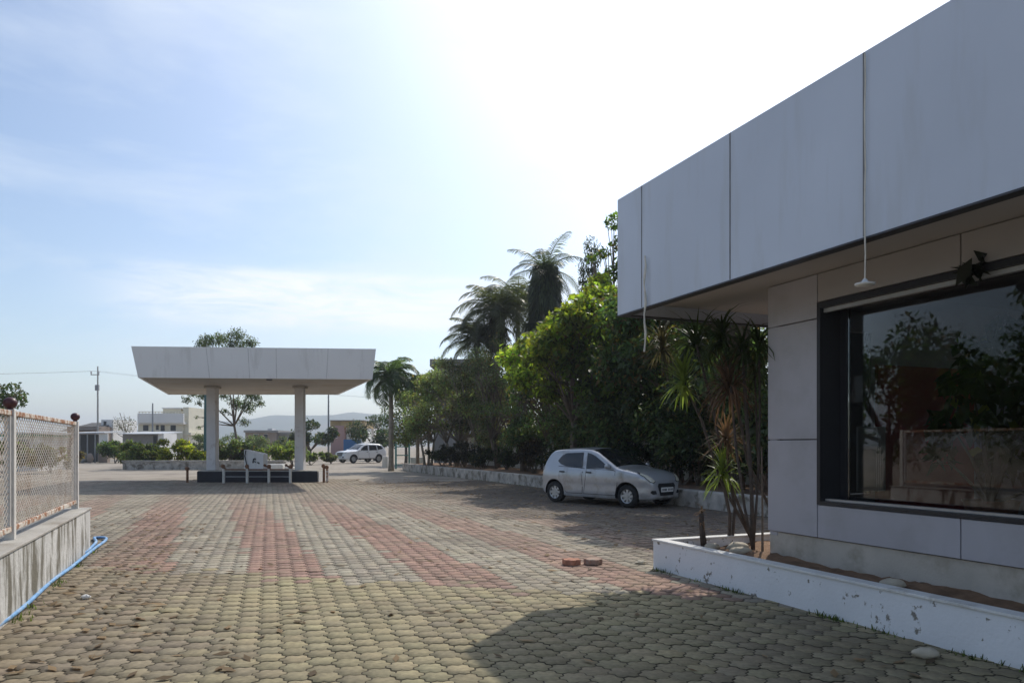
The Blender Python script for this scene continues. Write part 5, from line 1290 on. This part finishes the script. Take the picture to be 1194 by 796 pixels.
    if P.get('rails'):
        for sg in (1, -1):
            q = MB(); yy = sg * .58; q.tube([(.35, yy, top_z(.35, yy) + .0), (.25, yy, top_z(.25, yy) + .05), (-.6, yy, top_z(-.6, yy) + .055), (-1.5, yy, top_z(-1.5, yy) + .05), (-1.6, yy, top_z(-1.6, yy))], .02, 6); q.build('roof_rail', M['rim'], root, local=True)
    q = MB(); q.tube([(P['aerial'], .0, top_z(P['aerial'], 0) - .01), (P['aerial'] - .12, 0, top_z(P['aerial'], 0) + .22)], .006, 5); q.build('aerial', M['black_plastic'], root, local=True)
    return root
HATCH = dict(half=.80, wheel_r=.29, axles=(1.13, -1.23),
    top=[(-1.75, .50), (-1.745, .62), (-1.72, .80), (-1.68, .98), (-1.60, 1.18), (-1.50, 1.36), (-1.38, 1.445), (-1.1, 1.475), (-.5, 1.495), (-.15, 1.475), (.10, 1.40), (.45, 1.205), (.80, 1.01), (.95, .975), (1.20, .935), (1.42, .885), (1.58, .82), (1.67, .75), (1.715, .67), (1.74, .58), (1.75, .46)],
    width=[(-1.75, .60), (-1.72, .70), (-1.62, .755), (-1.4, .785), (-1.0, .80), (1.0, .80), (1.3, .79), (1.48, .755), (1.60, .70), (1.69, .62), (1.735, .53), (1.75, .46)],
    low=[(-1.75, .34), (-1.68, .25), (-1.4, .20), (1.4, .19), (1.70, .21), (1.75, .26)],
    prof=[(.18, .945), (.26, .97), (.40, .985), (.52, .975), (.66, 1.0), (.80, .998), (.90, .975), (.96, .945), (1.10, .885), (1.25, .825), (1.38, .77), (1.5, .72)],
    doors=[[(.80, .30), (.86, .60), (.78, .93), (-.18, .955), (-.20, .30)], [(-.215, .30), (-.20, .955), (-1.10, 1.0), (-1.04, .66), (-.90, .48), (-.82, .30)]],
    windows=[[(.60, .985), (.40, 1.11), (.08, 1.295), (-.06, 1.35), (-.20, 1.38), (-.17, .965)], [(-.27, .975), (-.30, 1.385), (-.90, 1.365), (-1.06, 1.29), (-1.16, 1.15), (-1.06, 1.07), (-.85, 1.01)]],
    belt=.95, headlight=[(.43, .68), (.50, .645), (.60, .67), (.66, .75), (.69, .85), (.64, .885), (.54, .82)], taillight=[(.56, .80), (.64, .80), (.66, 1.0), (.60, 1.08), (.56, 1.0)],
    fog=[(.40, .36), (.54, .35), (.60, .40), (.56, .45), (.44, .44)], grille=[(-.36, .56), (-.28, .31), (.28, .31), (.36, .56), (.33, .62), (-.33, .62)], grille_bars=(.575,), grille_w=.62, bar='black_plastic',
    plate_z=.46, screen=(-.08, .77), rear_screen=(-1.60, -1.46), mirror=(.60, 1.03), sill=[(.76, .21), (.76, .27), (-.84, .27), (-.84, .21)], trim='car_silver', spokes=8, spoke_w=.028, aerial=-.35)
hd = R(-47)
car('silver_hatchback', 'dusty silver five door hatchback parked in shade facing right', 'car_silver', (2.60, 19.95, 0), hd, HATCH).scale = (1.05, 1.0, .985)
SUV = dict(half=.92, wheel_r=.36, axles=(1.38, -1.32),
    top=[(-2.28, .62), (-2.26, .85), (-2.20, 1.08), (-2.05, 1.30), (-1.80, 1.60), (-1.6, 1.655), (-1.0, 1.69), (-.3, 1.69), (.15, 1.63), (.5, 1.44), (.95, 1.14), (1.1, 1.09), (1.6, 1.05), (1.98, 1.0), (2.14, .93), (2.22, .80), (2.25, .60), (2.26, .48)],
    width=[(-2.28, .72), (-2.2, .84), (-1.9, .90), (1.5, .92), (1.85, .89), (2.08, .80), (2.2, .70), (2.26, .60)],
    low=[(-2.28, .42), (-2.1, .32), (1.9, .28), (2.2, .32), (2.26, .38)],
    prof=[(.28, .96), (.45, .99), (.75, 1.0), (.95, .985), (1.1, .955), (1.3, .88), (1.5, .81), (1.7, .74)],
    doors=[[(.90, .42), (.96, .75), (.92, 1.04), (-.20, 1.08), (-.22, .42)], [(-.235, .42), (-.22, 1.08), (-1.26, 1.12), (-1.10, .72), (-.92, .52), (-.88, .42)]],
    windows=[[(.74, 1.11), (.50, 1.27), (.20, 1.48), (-.02, 1.54), (-.20, 1.55), (-.18, 1.11)], [(-.28, 1.12), (-.30, 1.555), (-1.12, 1.55), (-1.16, 1.14)], [(-1.22, 1.15), (-1.2, 1.54), (-1.6, 1.50), (-1.85, 1.30), (-1.7, 1.22)]],
    belt=1.06, headlight=[(.42, .80), (.62, .82), (.74, .88), (.74, .95), (.60, .95), (.44, .92)], taillight=[(.62, .98), (.76, .98), (.78, 1.14), (.64, 1.12)],
    fog=[(.42, .46), (.58, .45), (.64, .52), (.60, .60), (.46, .58)], grille=[(-.40, .78), (-.36, .62), (.36, .62), (.40, .78), (.40, .94), (-.40, .94)], grille_bars=(.70, .78, .86), grille_w=.70, bar='rim',
    plate_z=.56, screen=(.18, .90), rear_screen=(-2.03, -1.82), mirror=(.78, 1.14), sill=[(.9, .30), (.9, .40), (-.9, .40), (-.9, .30)], trim='black_plastic', spokes=5, spoke_w=.05, aerial=-1.4, rails=True)
X, Y, _ = at(420, 540, 66.5)
car('white_suv', 'white sport utility vehicle with roof rails parked far beyond the canopy', 'car_white', (X, Y + .3, 0), R(180 + 47), SUV)

# ------------------------------------------------------------------ leaf litter and weeds on the paving
def litter():
    n = 2600
    t = rng.uniform(7.5, 34, n); s = rng.normal(8.6, 2.0, n); k = (s < KS - .05) & ~((t < 8.2) & (s > 5.1))
    t2 = rng.uniform(3.2, 20, 420); s2 = rng.normal(-.9, .5, 420); k2 = (s2 > -1.55) | (t2 > 12.8)
    t3 = rng.uniform(3, 16, 220); s3 = rng.uniform(-1, 5, 220)
    T = np.concatenate([t[k], t2[k2], t3]); Sx = np.concatenate([s[k], s2[k2], s3]); m = len(T)
    P = T[:, None] * U + Sx[:, None] * V
    C = np.concatenate([P, rng.uniform(.006, .02, (m, 1))], 1)
    th = rng.random(m) * 6.28; a = np.stack([np.cos(th), np.sin(th), rng.normal(0, .12, m)], 1); b_ = np.stack([-np.sin(th), np.cos(th), rng.normal(0, .12, m)], 1)
    L = rng.uniform(.03, .085, (m, 1)); W = L * rng.uniform(.25, .5, (m, 1))
    Vx = np.stack([C - a * L, C + b_ * W, C + a * L, C - b_ * W], 1).reshape(-1, 3); Vx[:, 2] = np.maximum(Vx[:, 2], .003)
    tn = np.array([[.20, .14, .075]]) * rng.uniform(.4, 1.6, (m, 1))
    o = np_mesh('leaf_litter', Vx, np.arange(4 * m).reshape(m, 4), tn, M['leaf_dry']); tag(o, kind='stuff')
    # weeds along the wall feet and in the joints
    n = 5200
    q = np.concatenate([np.stack([rng.uniform(3.0, 8.0, 1500), 5.17 - np.abs(rng.normal(0, .035, 1500))], 1), np.stack([rng.uniform(3.4, 12.6, 1500), -1.60 + np.abs(rng.normal(0, .05, 1500))], 1), np.stack([rng.uniform(17, 45, 2200), KS - .03 - np.abs(rng.normal(0, .12, 2200))], 1)])
    keep = np.sin(q[:, 0] * 4.1) + np.sin(q[:, 0] * 9.7 + 2) + rng.normal(0, .7, len(q)) > 1.0
    q = q[keep]; m = len(q); C = np.concatenate([q[:, :1] * U + q[:, 1:] * V, np.full((m, 1), -.01)], 1)
    th = rng.random(m) * 6.28; o_ = np.stack([np.cos(th), np.sin(th), np.zeros(m)], 1); h = rng.uniform(.015, .06, (m, 1)); w = h * .16; sd_ = np.stack([-np.sin(th), np.cos(th), np.zeros(m)], 1)
    tip = C + o_ * h * .6 + np.array([0, 0, 1.]) * h
    Vx = np.stack([C - sd_ * w, C + sd_ * w, tip + sd_ * w * .2, tip - sd_ * w * .2], 1).reshape(-1, 3)
    tn = np.array([[.075, .10, .03]]) * rng.uniform(.4, 1.5, (m, 1))
    tag(np_mesh('weeds', Vx, np.arange(4 * m).reshape(m, 4), tn, M['leaf']), kind='stuff')
litter()

# ------------------------------------------------------------------ the air
hz = MB(); hz.box((0, 1050, 47.5), (5200, 3200, 97.4))
m = bpy.data.materials.new('haze'); m.use_nodes = True; n = m.node_tree; n.nodes.clear()
pv = n.nodes.new('ShaderNodeVolumePrincipled'); pv.inputs['Color'].default_value = (0.80, 0.88, 1.0, 1); pv.inputs['Density'].default_value = 0.00055; pv.inputs['Anisotropy'].default_value = 0.25
n.links.new(pv.outputs[0], n.nodes.new('ShaderNodeOutputMaterial').inputs['Volume'])
tag(hz.build('haze', m), kind='stuff')
